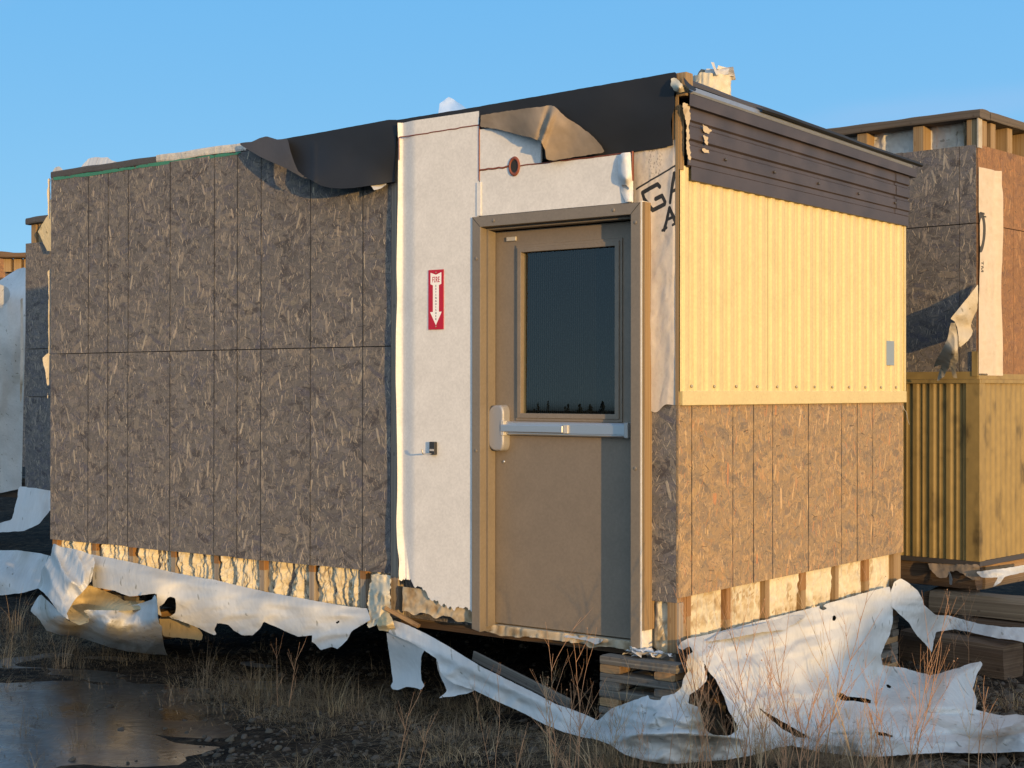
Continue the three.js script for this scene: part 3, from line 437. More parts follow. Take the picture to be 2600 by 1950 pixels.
  const run = (profile, za, zb, mat, name, jag) => { const n = 60, pos = [], idx = [], uv = [], m = profile.length; for (let i = 0; i <= n; i++) { const z = mixn(za, zb, i / n); profile.forEach(([x, t], k) => { const w = jag ? jag * noise(z * 3, t * 9, 2) : 0; pos.push(XC + x + w, eave(t, z) + w * 0.6, z); uv.push(z, t); }); } for (let i = 0; i < n; i++) for (let k = 0; k + 1 < m; k++) { const a = i * m + k; idx.push(a, a + m, a + 1, a + 1, a + m, a + m + 1); } let g = new THREE.BufferGeometry(); g.setAttribute('position', new THREE.Float32BufferAttribute(pos, 3)); g.setAttribute('uv', new THREE.Float32BufferAttribute(uv, 2)); g.setIndex(idx); g = g.toNonIndexed(); g.computeVertexNormals(); return part(name, g, mat, mod); };
  run([[0.012, -0.01], [0.030, -0.008], [0.030, 0.056], [0.018, 0.062]], -0.135, ZB - 0.004, M.brown, 'fascia_foot');
  run([[0.016, 0.05], [0.028, 0.06], [0.028, 0.088], [0.036, 0.094], [0.037, 0.150], [0.024, 0.160], [0.024, 0.176], [0.036, 0.184], [0.037, 0.240], [0.024, 0.250], [0.024, 0.264], [0.034, 0.272], [0.034, 0.345]], -0.105, -2.48, M.brown, 'fascia_sheet');
  run([[0.016, 0.05], [0.031, 0.06], [0.031, 0.088], [0.039, 0.094], [0.040, 0.150], [0.027, 0.160], [0.027, 0.176], [0.039, 0.184], [0.040, 0.240], [0.027, 0.250], [0.027, 0.264], [0.037, 0.272], [0.037, 0.345]], -2.46, ZB - 0.002, M.brown, 'fascia_sheet');
  run([[0.02, 0.328], [0.058, 0.330], [0.060, 0.385], [0.03, 0.394], [0.0, 0.394]], -0.072, ZB - 0.06, M.brown, 'cap_flashing');
  run([[0.048, 0.392], [0.052, 0.402], [0.030, 0.432], [0.0, 0.436]], -0.085, ZB - 0.02, M.zinc, 'drip_edge');
  run([[0.03, 0.425], [0.050, 0.418], [0.062, 0.428], [0.056, 0.444], [0.030, 0.452]], -0.78, ZB - 0.16, M.rubber, 'membrane_roll', 0.004);
  run([[0.022, 0.434], [0.012, 0.455], [-0.02, 0.480], [-0.12, 0.488], [-0.4, 0.47]], -0.10, ZB - 0.02, M.rubberBack, 'roof_edge_felt', 0.006);
  part('fascia_end_board', bx(XC - 0.03, XC + 0.012, 2.76, 3.06, ZP - 0.03, ZP + 0.006, 0.6), M.tanWoodV, mod);
  part('roof_end_block', rbx(-0.055, 0.005, 3.10, 3.212, -0.125, -0.062, 0.006), M.tanWoodV, mod);
  part('torn_facing', sheet({ outline: [[1704, 200], [1716, 197], [1733, 214], [1742, 232], [1728, 236], [1712, 230], [1703, 218]], step: 3, rag: 2.5, ragf: 0.2, seed: 14, ctrl: [[1704, 200, 'z', -0.03], [1716, 198, 'z', -0.05], [1742, 232, 'x', 0.01], [1712, 230, 'z', 0.0], [1726, 222, 'x', 0.03]] }), M.insul, mod);
  part('flashing_flap', sheet({ outline: [[1733, 192], [1750, 212], [1768, 226], [1765, 232], [1752, 226], [1740, 215]], step: 3, rag: 1, seed: 15, ctrl: [[1733, 192, 'x', -0.02], [1768, 228, 'x', 0.03], [1750, 222, 'x', 0.05], [1745, 205, 'x', 0.02]] }), M.rubber, mod);
  for (let i = 0; i < 5; i++) { const s = new THREE.SphereGeometry(0.009, 8, 5); s.scale(0.6, 1, 1); const z = -0.44 - i * 0.5; s.translate(XC + 0.042, eave(0.125, z), z); part('screw', worldUV(s), M.screwDark, mod); }
  // glue remains where the end flashing was pulled off
  const glue = (pts, seed) => part('glue_remains', sheet({ outline: pts, step: 2.2, rag: 5, ragf: 0.16, seed, ctrl: [[1730, 270, 'x', XC + 0.046], [1760, 270, 'x', XC + 0.046], [1730, 400, 'x', XC + 0.046], [1800, 380, 'x', XC + 0.048], [1800, 280, 'x', XC + 0.046]] }), M.gypsum, mod);
  glue([[1733, 262], [1749, 264], [1753, 290], [1748, 320], [1750, 350], [1752, 380], [1756, 405], [1752, 412], [1744, 390], [1741, 350], [1744, 320], [1738, 290]], 1);
  glue([[1783, 314], [1795, 320], [1806, 332], [1802, 342], [1790, 338]], 2); glue([[1786, 344], [1798, 350], [1796, 368], [1788, 362]], 3); glue([[1783, 376], [1795, 380], [1800, 388], [1788, 388]], 4);
}
// ---------------------------------------------------------------- door and its frame
{
  const FL = -1.228, FR = -0.2105, FT = 2.612, FB = 0.510, w = 0.050, L = FL + w, R = FR - w, T = FT - w;
  const fr = part('door_frame', (() => {
    const s = new THREE.Shape([[FL, FB], [FL, FT], [FR, FT], [FR, FB - 0.025], [R, FB - 0.025], [R, T], [L, T], [L, FB - 0.01]].map((p) => new THREE.Vector2(...p)));
    const g = new THREE.ExtrudeGeometry(s, { depth: 0.150, bevelEnabled: true, bevelThickness: 0.002, bevelSize: 0.002, bevelSegments: 2 }); g.translate(0, 0, -0.152); return worldUV(g);
  })(), M.frame, mod);
  part('door_stop', [bx(L - 0.001, L + 0.014, FB + 0.01, T, -0.110, -0.050), bx(R - 0.014, R + 0.001, FB, T, -0.110, -0.050), bx(L + 0.0145, R - 0.0145, T - 0.014, T + 0.001, -0.110, -0.050)], M.frame, fr);
  for (const [a, b] of [[[L, T], [FL, FT]], [[R, T], [FR, FT]]]) part('mitre_joint', tube([new THREE.Vector3(...a, 0.0005), new THREE.Vector3(...b, 0.0005)], 0.0013, 0.0013, 4), M.dark, fr);
  for (const [x, y] of [[L - 0.025, 2.40], [L - 0.025, 1.42], [R + 0.025, 2.52], [R + 0.025, 1.36], [-1.09, FT - 0.025], [-0.36, FT - 0.025]]) { const s = new THREE.SphereGeometry(0.009, 10, 6); s.scale(1, 1, 0.3); s.translate(x, y, 0.001); part('bolt_head', worldUV(s), M.frame, fr); }
  const DZ = -0.118, dl = L + 0.006, dr = R - 0.006, db = 0.534, dtp = T - 0.02;
  // door leaf as four rails round the light opening
  const ox0 = -1.024, ox1 = -0.392, oy0 = 1.582, oy1 = 2.458;
  const d = part('door', (() => { const s = new THREE.Shape([[dl, db], [dl, dtp], [dr, dtp], [dr, db]].map((p) => new THREE.Vector2(...p))); s.holes.push(new THREE.Path([[ox0, oy0], [ox1, oy0], [ox1, oy1], [ox0, oy1]].map((p) => new THREE.Vector2(...p)))); const g = new THREE.ExtrudeGeometry(s, { depth: 0.042, bevelEnabled: true, bevelThickness: 0.0015, bevelSize: 0.0015, bevelSegments: 1 }); g.translate(0, 0, DZ - 0.0435); return worldUV(g); })(), M.paint, mod);
  const ringAt = (x0, x1, y0, y1, t, z0, z1) => { const s = new THREE.Shape([[x0, y0], [x0, y1], [x1, y1], [x1, y0]].map((p) => new THREE.Vector2(...p))); s.holes.push(new THREE.Path([[x0 + t, y0 + t], [x1 - t, y0 + t], [x1 - t, y1 - t], [x0 + t, y1 - t]].map((p) => new THREE.Vector2(...p)))); const g = new THREE.ExtrudeGeometry(s, { depth: z1 - z0 - 0.004, bevelEnabled: true, bevelThickness: 0.002, bevelSize: 0.002, bevelSegments: 2 }); g.translate(0, 0, z0 + 0.002); return worldUV(g); };
  part('light_frame', [ringAt(-1.030, -0.386, 1.576, 2.464, 0.016, DZ + 0.0005, DZ + 0.008), ringAt(-1.016, -0.400, 1.590, 2.450, 0.020, DZ - 0.03, DZ + 0.016)], M.paint, d);
  const gx0 = -0.999, gx1 = -0.417, gy0 = 1.607, gy1 = 2.433;
  const pane = new THREE.PlaneGeometry(gx1 - gx0 + 0.01, gy1 - gy0 + 0.01); pane.rotateX(-0.0072); pane.translate((gx0 + gx1) / 2, (gy0 + gy1) / 2, DZ - 0.012); part('glass_pane', pane, M.glass, d);
  const wires = []; for (let x = gx0 + 0.006; x < gx1; x += 0.0127) wires.push(bx(x, x + 0.0006, gy0, gy1, DZ - 0.0225, DZ - 0.0215)); for (let y = gy0 + 0.006; y < gy1; y += 0.0127) wires.push(bx(gx0, gx1, y, y + 0.0005, DZ - 0.0235, DZ - 0.0226));
  part('wire_mesh', wires, std({ color: rgb(0.03, 0.03, 0.03), roughness: 0.6 }), d);
  // panic bar
  const by = 1.536;
  const bar = new THREE.Shape([[0, -0.034], [0.034, -0.034], [0.040, -0.028], [0.040, -0.023], [0.046, -0.021], [0.046, 0.021], [0.040, 0.023], [0.040, 0.028], [0.034, 0.034], [0, 0.034]].map((p) => new THREE.Vector2(...p)));
  const bg = new THREE.ExtrudeGeometry(bar, { depth: 0.735, bevelEnabled: false }); bg.rotateY(Math.PI / 2); bg.scale(1, 1, -1); bg.translate(-1.078, by, DZ + 0.002); { const ix = bg.index; if (ix) for (let i = 0; i < ix.count; i += 3) { const t = ix.getX(i); ix.setX(i, ix.getX(i + 1)); ix.setX(i + 1, t); } }
  const pb = part('push_bar', worldUV(bg), M.aluminium, d); pb.geometry.computeVertexNormals();
  part('push_pad', rbx(-1.088, -0.70, by - 0.019, by + 0.019, DZ + 0.04, DZ + 0.064, 0.004), M.aluminium, d);
  part('pad_end', rbx(-0.699, -0.672, by - 0.021, by + 0.021, DZ + 0.04, DZ + 0.058, 0.003), M.plasticGrey, d);
  part('bar_end_cap', rbx(-0.344, -0.322, by - 0.037, by + 0.037, DZ + 0.002, DZ + 0.052, 0.004), M.plasticGrey, d);
  const head = new THREE.Shape(); head.moveTo(-1.165, by - 0.058); head.quadraticCurveTo(-1.163, by - 0.105, -1.125, by - 0.107); head.lineTo(-1.098, by - 0.107); head.quadraticCurveTo(-1.082, by - 0.102, -1.085, by - 0.05); head.lineTo(-1.085, by + 0.05); head.quadraticCurveTo(-1.082, by + 0.102, -1.098, by + 0.107); head.lineTo(-1.125, by + 0.107); head.quadraticCurveTo(-1.163, by + 0.105, -1.165, by + 0.058); head.closePath();
  const hg = new THREE.ExtrudeGeometry(head, { depth: 0.040, bevelEnabled: true, bevelThickness: 0.012, bevelSize: 0.010, bevelSegments: 4 }); hg.translate(0, 0, DZ + 0.006); part('latch_case', worldUV(hg), M.caseGrey, d);
  part('latch_bolt', [rbx(-1.184, -1.168, by - 0.075, by + 0.075, DZ + 0.004, DZ + 0.034, 0.005)], M.black, d);
  part('case_neck', rbx(-1.09, -1.068, by - 0.038, by + 0.038, DZ + 0.03, DZ + 0.062, 0.004), M.plasticGrey, d);
  part('sensor_plate', rbx(-1.092, -1.030, 2.490, 2.512, DZ + 0.001, DZ + 0.012, 0.003), M.plasticGrey, d);
  { const s = new THREE.SphereGeometry(0.008, 12, 8); s.scale(1, 1, 0.6); s.translate(-1.112, 1.362, DZ + 0.003); part('rivet', worldUV(s), M.aluminium, d); }
  // ragged threshold under the leaf
  part('threshold', (() => { const g = new THREE.BoxGeometry(1.0, 0.03, 0.1, 90, 3, 3), p = g.attributes.position; for (let i = 0; i < p.count; i++) { const x = p.getX(i); p.setY(i, p.getY(i) + 0.51 + (p.getY(i) < 0 ? -0.010 - 0.02 * Math.max(0, noise(x * 18, 4)) : 0)); p.setX(i, x - 0.72); p.setZ(i, p.getZ(i) - 0.145 + 0.01 * noise(x * 40, 7, p.getY(i) * 60)); } g.computeVertexNormals(); return worldUV(g); })(), M.gypsum, mod);
}
rebase(mod);

// ---------------------------------------------------------------- things on and around the main module
{ // fire extinguisher sign
  const a = on('z', 1088, 686, -0.006), b = on('z', 1126, 836, -0.006), W = b.x - a.x, H = a.y - b.y;
  const t = canvasTex([256, 768], null, (g, w, h) => {
    g.fillStyle = '#b3132b'; g.fillRect(0, 0, w, h); g.fillStyle = '#f2ece4';
    const P = [[0.14, 0.045], [0.5, 0.085], [0.86, 0.045], [0.86, 0.24], [0.70, 0.26], [0.70, 0.705], [0.89, 0.705], [0.5, 0.93], [0.11, 0.705], [0.30, 0.705], [0.30, 0.26], [0.14, 0.24]];
    g.beginPath(); P.forEach(([x, y], i) => (i ? g.lineTo(x * w, y * h) : g.moveTo(x * w, y * h))); g.closePath(); g.fill();
    g.fillStyle = '#b3132b'; g.textAlign = 'center'; g.textBaseline = 'middle'; g.save(); g.translate(w / 2, h * 0.165); g.scale(0.62, 1); g.font = 'bold 100px sans-serif'; g.fillText('FIRE', 0, 0); g.restore();
    g.fillStyle = '#4a4a4c'; g.font = 'bold 38px sans-serif'; 'EXTINGUISHER'.split('').forEach((c, i) => { g.save(); g.translate(w / 2, h * (0.272 + i * 0.0505)); g.scale(1.1, 0.95); g.fillText(c, 0, 0); g.restore(); });
    g.fillStyle = '#5a1a1a'; for (const y of [0.045, 0.95]) { g.beginPath(); g.arc(w / 2, h * y, 9, 0, 7); g.fill(); }
  });
  const s = thing('fire_extinguisher_sign', 'small red and white fire extinguisher arrow sign on the white wall panel', 'sign');
  part('sign_plate', rbx(a.x, b.x, b.y, a.y, -0.0095, -0.006, 0.0012), std({ color: rgb(0.42, 0.02, 0.03), roughness: 0.5 }), s);
  const pg = new THREE.PlaneGeometry(W, H); pg.translate((a.x + b.x) / 2, (a.y + b.y) / 2, -0.0054); part('sign_print', pg, std({ map: t, roughness: 0.45 }), s);
  for (const y of [0.045, 0.95]) { const q = new THREE.SphereGeometry(0.004, 8, 6); q.scale(1, 1, 0.5); q.translate((a.x + b.x) / 2, a.y - y * H, -0.005); part('screw', q, M.screw, s); }
  rebase(s);
}
{ // wall hook
  const c = on('z', 1103, 1139, -0.01), s = thing('wall_hook', 'small black bracket with a bent metal hook under the sign', 'hook');
  part('bracket', rbx(c.x - 0.018, c.x + 0.020, c.y - 0.032, c.y + 0.036, -0.0095, 0.012, 0.003), M.black, s);
  part('label_strip', bx(c.x - 0.014, c.x + 0.016, c.y - 0.012, c.y - 0.002, 0.0122, 0.0132), M.plasticGrey, s);
  part('hook_rod', tube([new THREE.Vector3(c.x - 0.005, c.y - 0.026, 0.006), new THREE.Vector3(c.x - 0.01, c.y - 0.027, 0.04), new THREE.Vector3(c.x - 0.016, c.y - 0.026, 0.062), new THREE.Vector3(c.x - 0.018, c.y - 0.002, 0.068)], 0.004, 0.004, 6), M.aluminium, s);
  rebase(s);
}
{ const a = on('x', 2251, 865, XC + 0.017), b = on('x', 2270, 928, XC + 0.017); single('tape_strip', rbx(XC + 0.014, XC + 0.018, b.y, a.y, b.z, a.z, 0.001), M.blueTape, 'short strip of blue grey tape stuck on the yellow siding', 'tape'); }
{ // insulated vent bundle on the roof
  const c = on('z', 1806, 246, -1.0), s = thing('wrapped_roof_vent', 'crumpled cream insulation bundle standing up on the roof', 'roof vent');
  const g = new THREE.CylinderGeometry(0.098, 0.122, 0.26, 64, 30), p = g.attributes.position;
  for (let i = 0; i < p.count; i++) { const x = p.getX(i), y = p.getY(i), z = p.getZ(i), r = Math.hypot(x, z); if (r < 1e-4) continue; const a = Math.atan2(z, x), k = 1 + 0.13 * ridge(Math.cos(a) * 3 + 2, Math.sin(a) * 3 + y * 13, 2, 3) + 0.10 * fbm(Math.cos(a) * 7, y * 24, Math.sin(a) * 7, 3); p.setXYZ(i, x * k, y + 0.012 * noise(x * 30, z * 30, 3), z * k); }
  g.computeVertexNormals(); g.translate(c.x, c.y - 0.02, c.z); part('insulation_wrap', worldUV(mergeVertices(g)), M.insul, s);
  const R = rng(31), sc = []; for (let i = 0; i < 9; i++) { const a = R() * 6.28, t = new THREE.PlaneGeometry(0.08 + R() * 0.06, 0.05 + R() * 0.03, 4, 3), q = t.attributes.position; for (let k = 0; k < q.count; k++) q.setZ(k, 0.012 * noise(q.getX(k) * 40, q.getY(k) * 40, i)); t.rotateX(R() * 1.2 - 1.2); t.rotateY(R() * 6); t.translate(c.x + Math.cos(a) * 0.055, c.y + 0.112 + R() * 0.02, c.z + Math.sin(a) * 0.07); t.computeVertexNormals(); sc.push(worldUV(t)); }
  part('torn_scrap', sc, M.wrapBeige, s); rebase(s);
}
single('plastic_scrap', sheet({ outline: [[1112, 292], [1116, 262], [1124, 258], [1140, 245], [1160, 258], [1186, 276], [1180, 285], [1140, 290]], step: 4, rag: 2, seed: 21, ctrl: [[1112, 292, 'z', -0.05], [1140, 246, 'z', -0.12], [1186, 277, 'z', -0.06], [1150, 270, 'z', -0.10]], wr: (x, y) => 0.02 * fbm(x * 0.05, y * 0.05, 1, 2) }), M.polythene, 'torn piece of clear plastic sticking up at the roof edge', 'plastic');

// ---------------------------------------------------------------- torn white sheeting
const G = (x, y, h = 0.03) => ['y', Math.max(0, h)];
const zl = (x, y) => [x / 4.254, 1330 + y / 4.254];                         // positions read off an enlarged crop of the photograph
{
  const t = thing('torn_skirt', 'torn white skirt sheet sagging under the grey board wall, crumpled at its far end', 'tarpaulin');
  // smooth band along the wall foot
  part('skirt_band', sheet({ outline: [[232, 1407], [329, 1426], [435, 1452], [520, 1469], [544, 1472], [662, 1500], [787, 1523], [860, 1536], [932, 1545], [942, 1574], [920, 1586], [893, 1602], [881, 1625], [857, 1649], [845, 1642], [814, 1650], [800, 1634], [791, 1629], [793, 1613], [756, 1617], [730, 1605], [697, 1590], [669, 1578], [662, 1594], [642, 1613], [615, 1613], [595, 1602], [579, 1586], [552, 1582], [544, 1598], [550, 1610], [544, 1614], [528, 1606], [513, 1598], [480, 1585], [450, 1574], [420, 1566], [401, 1560], [398, 1506], [330, 1515], [290, 1500], [236, 1490]], holes: [[[416, 1532], [425, 1518], [432, 1515], [445, 1518], [447, 1535], [446, 1556], [430, 1566], [410, 1564], [405, 1540]], [[852, 1580], [868, 1572], [862, 1580], [854, 1586]]], step: 5, rag: 1.6, ragf: 0.13, seed: 3,
    ctrl: [[236, 1408, 'z', -0.03], [435, 1452, 'z', -0.03], [662, 1500, 'z', -0.03], [932, 1545, 'z', -0.04], [236, 1490, 'z', 0.10], [398, 1500, 'z', 0.14], [398, 1556, 'z', 0.10], [544, 1520, 'z', 0.07], [544, 1610, 'z', 0.05], [662, 1540, 'z', 0.06], [630, 1612, 'z', 0.06], [697, 1590, 'z', 0.06], [787, 1565, 'z', 0.06], [840, 1648, 'z', 0.06], [890, 1590, 'z', 0.04], [940, 1574, 'z', 0.02]],
    wr: (x, y) => 0.028 * fbm(x * 0.008, y * 0.022, 2, 3) - 0.016 * ridge(x * 0.010 + y * 0.012, y * 0.04, 4, 2) - 0.03 * Math.exp(-(((y - (1407 + (x - 232) * 0.197) - 26) / 16) ** 2)) }), M.tarpSmooth, t);
  // crumpled upper bunch at the far end
  part('crumpled_bunch', sheet({ outline: [[136, 1380], zl(650, 245), zl(800, 270), zl(900, 300), zl(1000, 340), zl(1025, 420), zl(985, 620), zl(930, 690), zl(800, 830), zl(720, 965), zl(750, 1050), zl(640, 960), zl(540, 820), zl(470, 740), zl(400, 690), zl(440, 600), zl(440, 510), zl(500, 420), zl(550, 350), zl(560, 270)], step: 3.5, rag: 1.5, seed: 5,
    ctrl: [[136, 1382, 'z', -0.05], [...zl(1000, 350), 'z', 0.02], [...zl(980, 620), 'z', 0.20], [...zl(730, 960), 'z', 0.42], [...zl(740, 1040), 'z', 0.40], [...zl(480, 740), 'z', 0.16], [...zl(420, 680), 'z', -0.02], [...zl(440, 500), 'z', -0.02], [...zl(700, 450), 'z', 0.15], [...zl(560, 560), 'z', 0.15], [...zl(750, 640), 'z', 0.28], [...zl(820, 820), 'z', 0.30]],
    wr: (x, y) => -0.11 * ridge(x * 0.024 - y * 0.012, y * 0.010 + x * 0.004, 3, 2) - 0.022 * ridge(x * 0.055 + y * 0.03, y * 0.022, 8, 1) }), M.tarp, t);
  // inside of the fold, yellowed
  part('folded_back', sheet({ outline: [zl(960, 640), zl(1060, 700), zl(1250, 770), zl(1340, 830), zl(1560, 830), zl(1560, 920), zl(1280, 945), zl(960, 1000), zl(960, 1060), zl(860, 1095), zl(760, 1050), zl(700, 960), zl(780, 840), zl(850, 760)], step: 4.5, rag: 1, seed: 7,
    ctrl: [[...zl(960, 650), 'z', 0.02], [...zl(1250, 780), 'z', 0.0], [...zl(1550, 850), 'z', 0.05], [...zl(1280, 930), 'z', 0.22], [...zl(880, 900), 'z', 0.10], [...zl(900, 1080), 'z', 0.36], [...zl(720, 960), 'z', 0.30]], wr: (x, y) => -0.02 * ridge(x * 0.02, y * 0.03, 4, 2) }), M.tarpBack, t);
  // lower billow resting on the ground
  part('ground_billow', sheet({ outline: [zl(400, 800), zl(440, 760), zl(560, 870), zl(740, 1050), zl(900, 1085), zl(960, 1000), zl(890, 930), zl(1280, 935), zl(1400, 890), zl(1540, 850), zl(1640, 820), zl(1680, 752), zl(1700, 860), zl(1705, 1000), zl(1720, 1080), zl(1748, 1110), zl(1750, 1200), zl(1775, 1330), zl(1805, 1418), zl(1600, 1402), zl(1400, 1380), zl(1200, 1340), zl(1000, 1270), zl(850, 1222), zl(650, 1200), zl(500, 1150), zl(430, 1040), zl(330, 940), zl(345, 900)], step: 4.5, rag: 1.4, seed: 9,
    ctrl: [[...zl(400, 800), 'z', -0.05], [...zl(340, 930), 'z', -0.05], [...zl(740, 1050), 'z', 0.32], [...zl(960, 990), 'z', 0.28], [...zl(1280, 940), 'z', 0.20], [...zl(1540, 880), 'z', 0.12], [...zl(1680, 760), 'z', 0.28], [...zl(1620, 1000), 'z', 0.30], [...zl(1700, 1000), 'z', 0.40], [...zl(1800, 1415), 'y', 0.03], [...zl(1500, 1390), 'y', 0.03], [...zl(1480, 1100), 'z', 0.22], [...zl(1200, 1335), 'y', 0.04], [...zl(1150, 1100), 'z', 0.36], [...zl(850, 1220), 'y', 0.07], [...zl(500, 1150), 'y', 0.12], [...zl(600, 1030), 'z', 0.25]],
    wr: (x, y) => -0.06 * ridge(x * 0.014 + y * 0.012, y * 0.022, 6, 3) - 0.02 * ridge(x * 0.045, y * 0.06 - x * 0.02, 2, 2) }), M.tarp, t);
  // loose inner layer under the band
  part('inner_layer', sheet({ outline: [[403, 1570], [440, 1572], [500, 1592], [516, 1610], [512, 1626], [460, 1620], [414, 1616]], step: 6, rag: 2, seed: 17, ctrl: [[403, 1570, 'z', -0.15], [500, 1592, 'z', -0.2], [512, 1626, 'z', -0.2], [414, 1616, 'z', -0.1]] }), M.tarpBack, t);
  rebase(t);
}
{ // ragged insulation tail at the post
  const t = thing('insulation_tail', 'ragged tail of cream insulation hanging beside the wooden post', 'insulation');
  part('fibre_clump', sheet({ outline: [[946, 1456], [992, 1462], [990, 1500], [992, 1550], [988, 1570], [975, 1560], [962, 1580], [950, 1590], [938, 1595], [930, 1588], [938, 1560], [932, 1520], [938, 1490]], step: 3, rag: 5, ragf: 0.12, seed: 33, ctrl: [[950, 1458, 'z', -0.06], [990, 1465, 'z', -0.06], [965, 1510, 'z', 0.01], [985, 1560, 'z', 0.01], [940, 1590, 'z', 0.03], [936, 1520, 'z', -0.03]], wr: (x, y) => -0.03 * ridge(x * 0.05, y * 0.025, 2, 3) }), M.insul, t);
  part('torn_scrap', sheet({ outline: [[968, 1555], [985, 1550], [996, 1572], [1004, 1598], [985, 1604], [962, 1600], [956, 1586]], step: 3, rag: 2, seed: 35, ctrl: [[968, 1555, 'z', 0.0], [990, 1560, 'z', 0.02], [1004, 1598, 'z', 0.05], [962, 1598, 'z', 0.05], [980, 1580, 'z', 0.08]], wr: (x, y) => -0.03 * ridge(x * 0.04, y * 0.05, 6, 2) }), M.tarpBack, t);
  rebase(t);
}
{
  const t = thing('torn_tarp_strip', 'twisted white tarp strip sloping from the wall post down to the ground', 'tarpaulin');
  part('strip', sheet({ outline: [[986, 1606], [999, 1574], [1040, 1589], [1080, 1608], [1131, 1636], [1181, 1668], [1230, 1697], [1275, 1719], [1348, 1755], [1413, 1788], [1474, 1809], [1530, 1835], [1530, 1880], [1480, 1872], [1430, 1858], [1384, 1840], [1330, 1811], [1275, 1786], [1203, 1752], [1150, 1735], [1120, 1712], [1108, 1672], [1075, 1650], [1040, 1630]], step: 5, rag: 1.2, seed: 4,
    ctrl: [[990, 1600, 'z', 0.03], [999, 1574, 'z', 0.0], [1131, 1636, 'z', 0.06], [1110, 1672, 'z', 0.09], [1275, 1719, 'z', 0.12], [1240, 1765, 'z', 0.16], [1413, 1788, 'z', 0.16], [1384, 1838, 'z', 0.24], [1530, 1835, 'z', 0.2], [1530, 1880, 'z', 0.30]],
    wr: (x, y) => { const s = (y - (1574 + (x - 999) * 0.49)) / 60; return -0.035 * ridge((x - 999) * 0.012 + s * 0.4, s * 1.1, 3, 3) - 0.03 * Math.exp(-((s - 0.45) ** 2) * 12); } }), M.tarpSmooth, t);
  part('hanging_flap', sheet({ outline: [[981, 1606], [1010, 1612], [1050, 1632], [1078, 1651], [1070, 1664], [1068, 1700], [1070, 1726], [1078, 1742], [1070, 1752], [1050, 1745], [1030, 1744], [1010, 1752], [996, 1750], [992, 1740], [998, 1732]], step: 5, rag: 1.5, seed: 6, ctrl: [[985, 1608, 'z', 0.04], [1076, 1652, 'z', 0.09], [1070, 1740, 'z', 0.12], [998, 1735, 'z', 0.07], [1030, 1690, 'z', 0.04], [1000, 1752, 'z', 0.14]], wr: (x, y) => -0.012 * fbm(x * 0.02, y * 0.02, 8, 3) }), M.tarpSmooth, t);
  part('thin_flap', sheet({ outline: [[1106, 1674], [1140, 1690], [1200, 1745], [1206, 1752], [1190, 1760], [1150, 1768], [1115, 1772], [1135, 1755], [1120, 1720], [1110, 1695]], step: 5, rag: 2, seed: 8, ctrl: [[1106, 1674, 'z', 0.08], [1204, 1752, 'z', 0.12], [1115, 1772, 'z', 0.2], [1120, 1720, 'z', 0.06]], wr: (x, y) => -0.01 * fbm(x * 0.03, y * 0.03, 2, 3) }), M.tarp, t);
  rebase(t);
}
{ // long flat strip lying behind it
  const a = on('z', 1200, 1676, -0.02), b = on('z', 1445, 1800, 0.10), m = new THREE.Mesh(timber(a.distanceTo(b), 0.05, 0.012, 3, 0.001), M.greyWood);
  const d = b.clone().sub(a).normalize(); m.quaternion.setFromRotationMatrix(new THREE.Matrix4().makeBasis(d, new THREE.Vector3(0, 0, 1).cross(d).normalize(), new THREE.Vector3(0, 0, 1).addScaledVector(d, -d.z).normalize())); m.position.copy(a).add(b).multiplyScalar(0.5);
  m.name = 'batten'; m.castShadow = m.receiveShadow = true; scene.add(m); tag(m, 'long thin grey batten leaning to the ground behind the tarp strip', 'batten');
}
{ // small scrap hanging under the door
  single('hanging_scrap', sheet({ outline: [[1425, 1611], [1480, 1617], [1535, 1620], [1528, 1630], [1512, 1637], [1500, 1630], [1470, 1622], [1435, 1618]], step: 4, rag: 2, seed: 41, ctrl: [[1425, 1611, 'z', -0.1], [1535, 1620, 'z', -0.1], [1510, 1636, 'z', -0.06]] }), M.tarp, 'small white scrap hanging below the door threshold', 'tarpaulin');
}
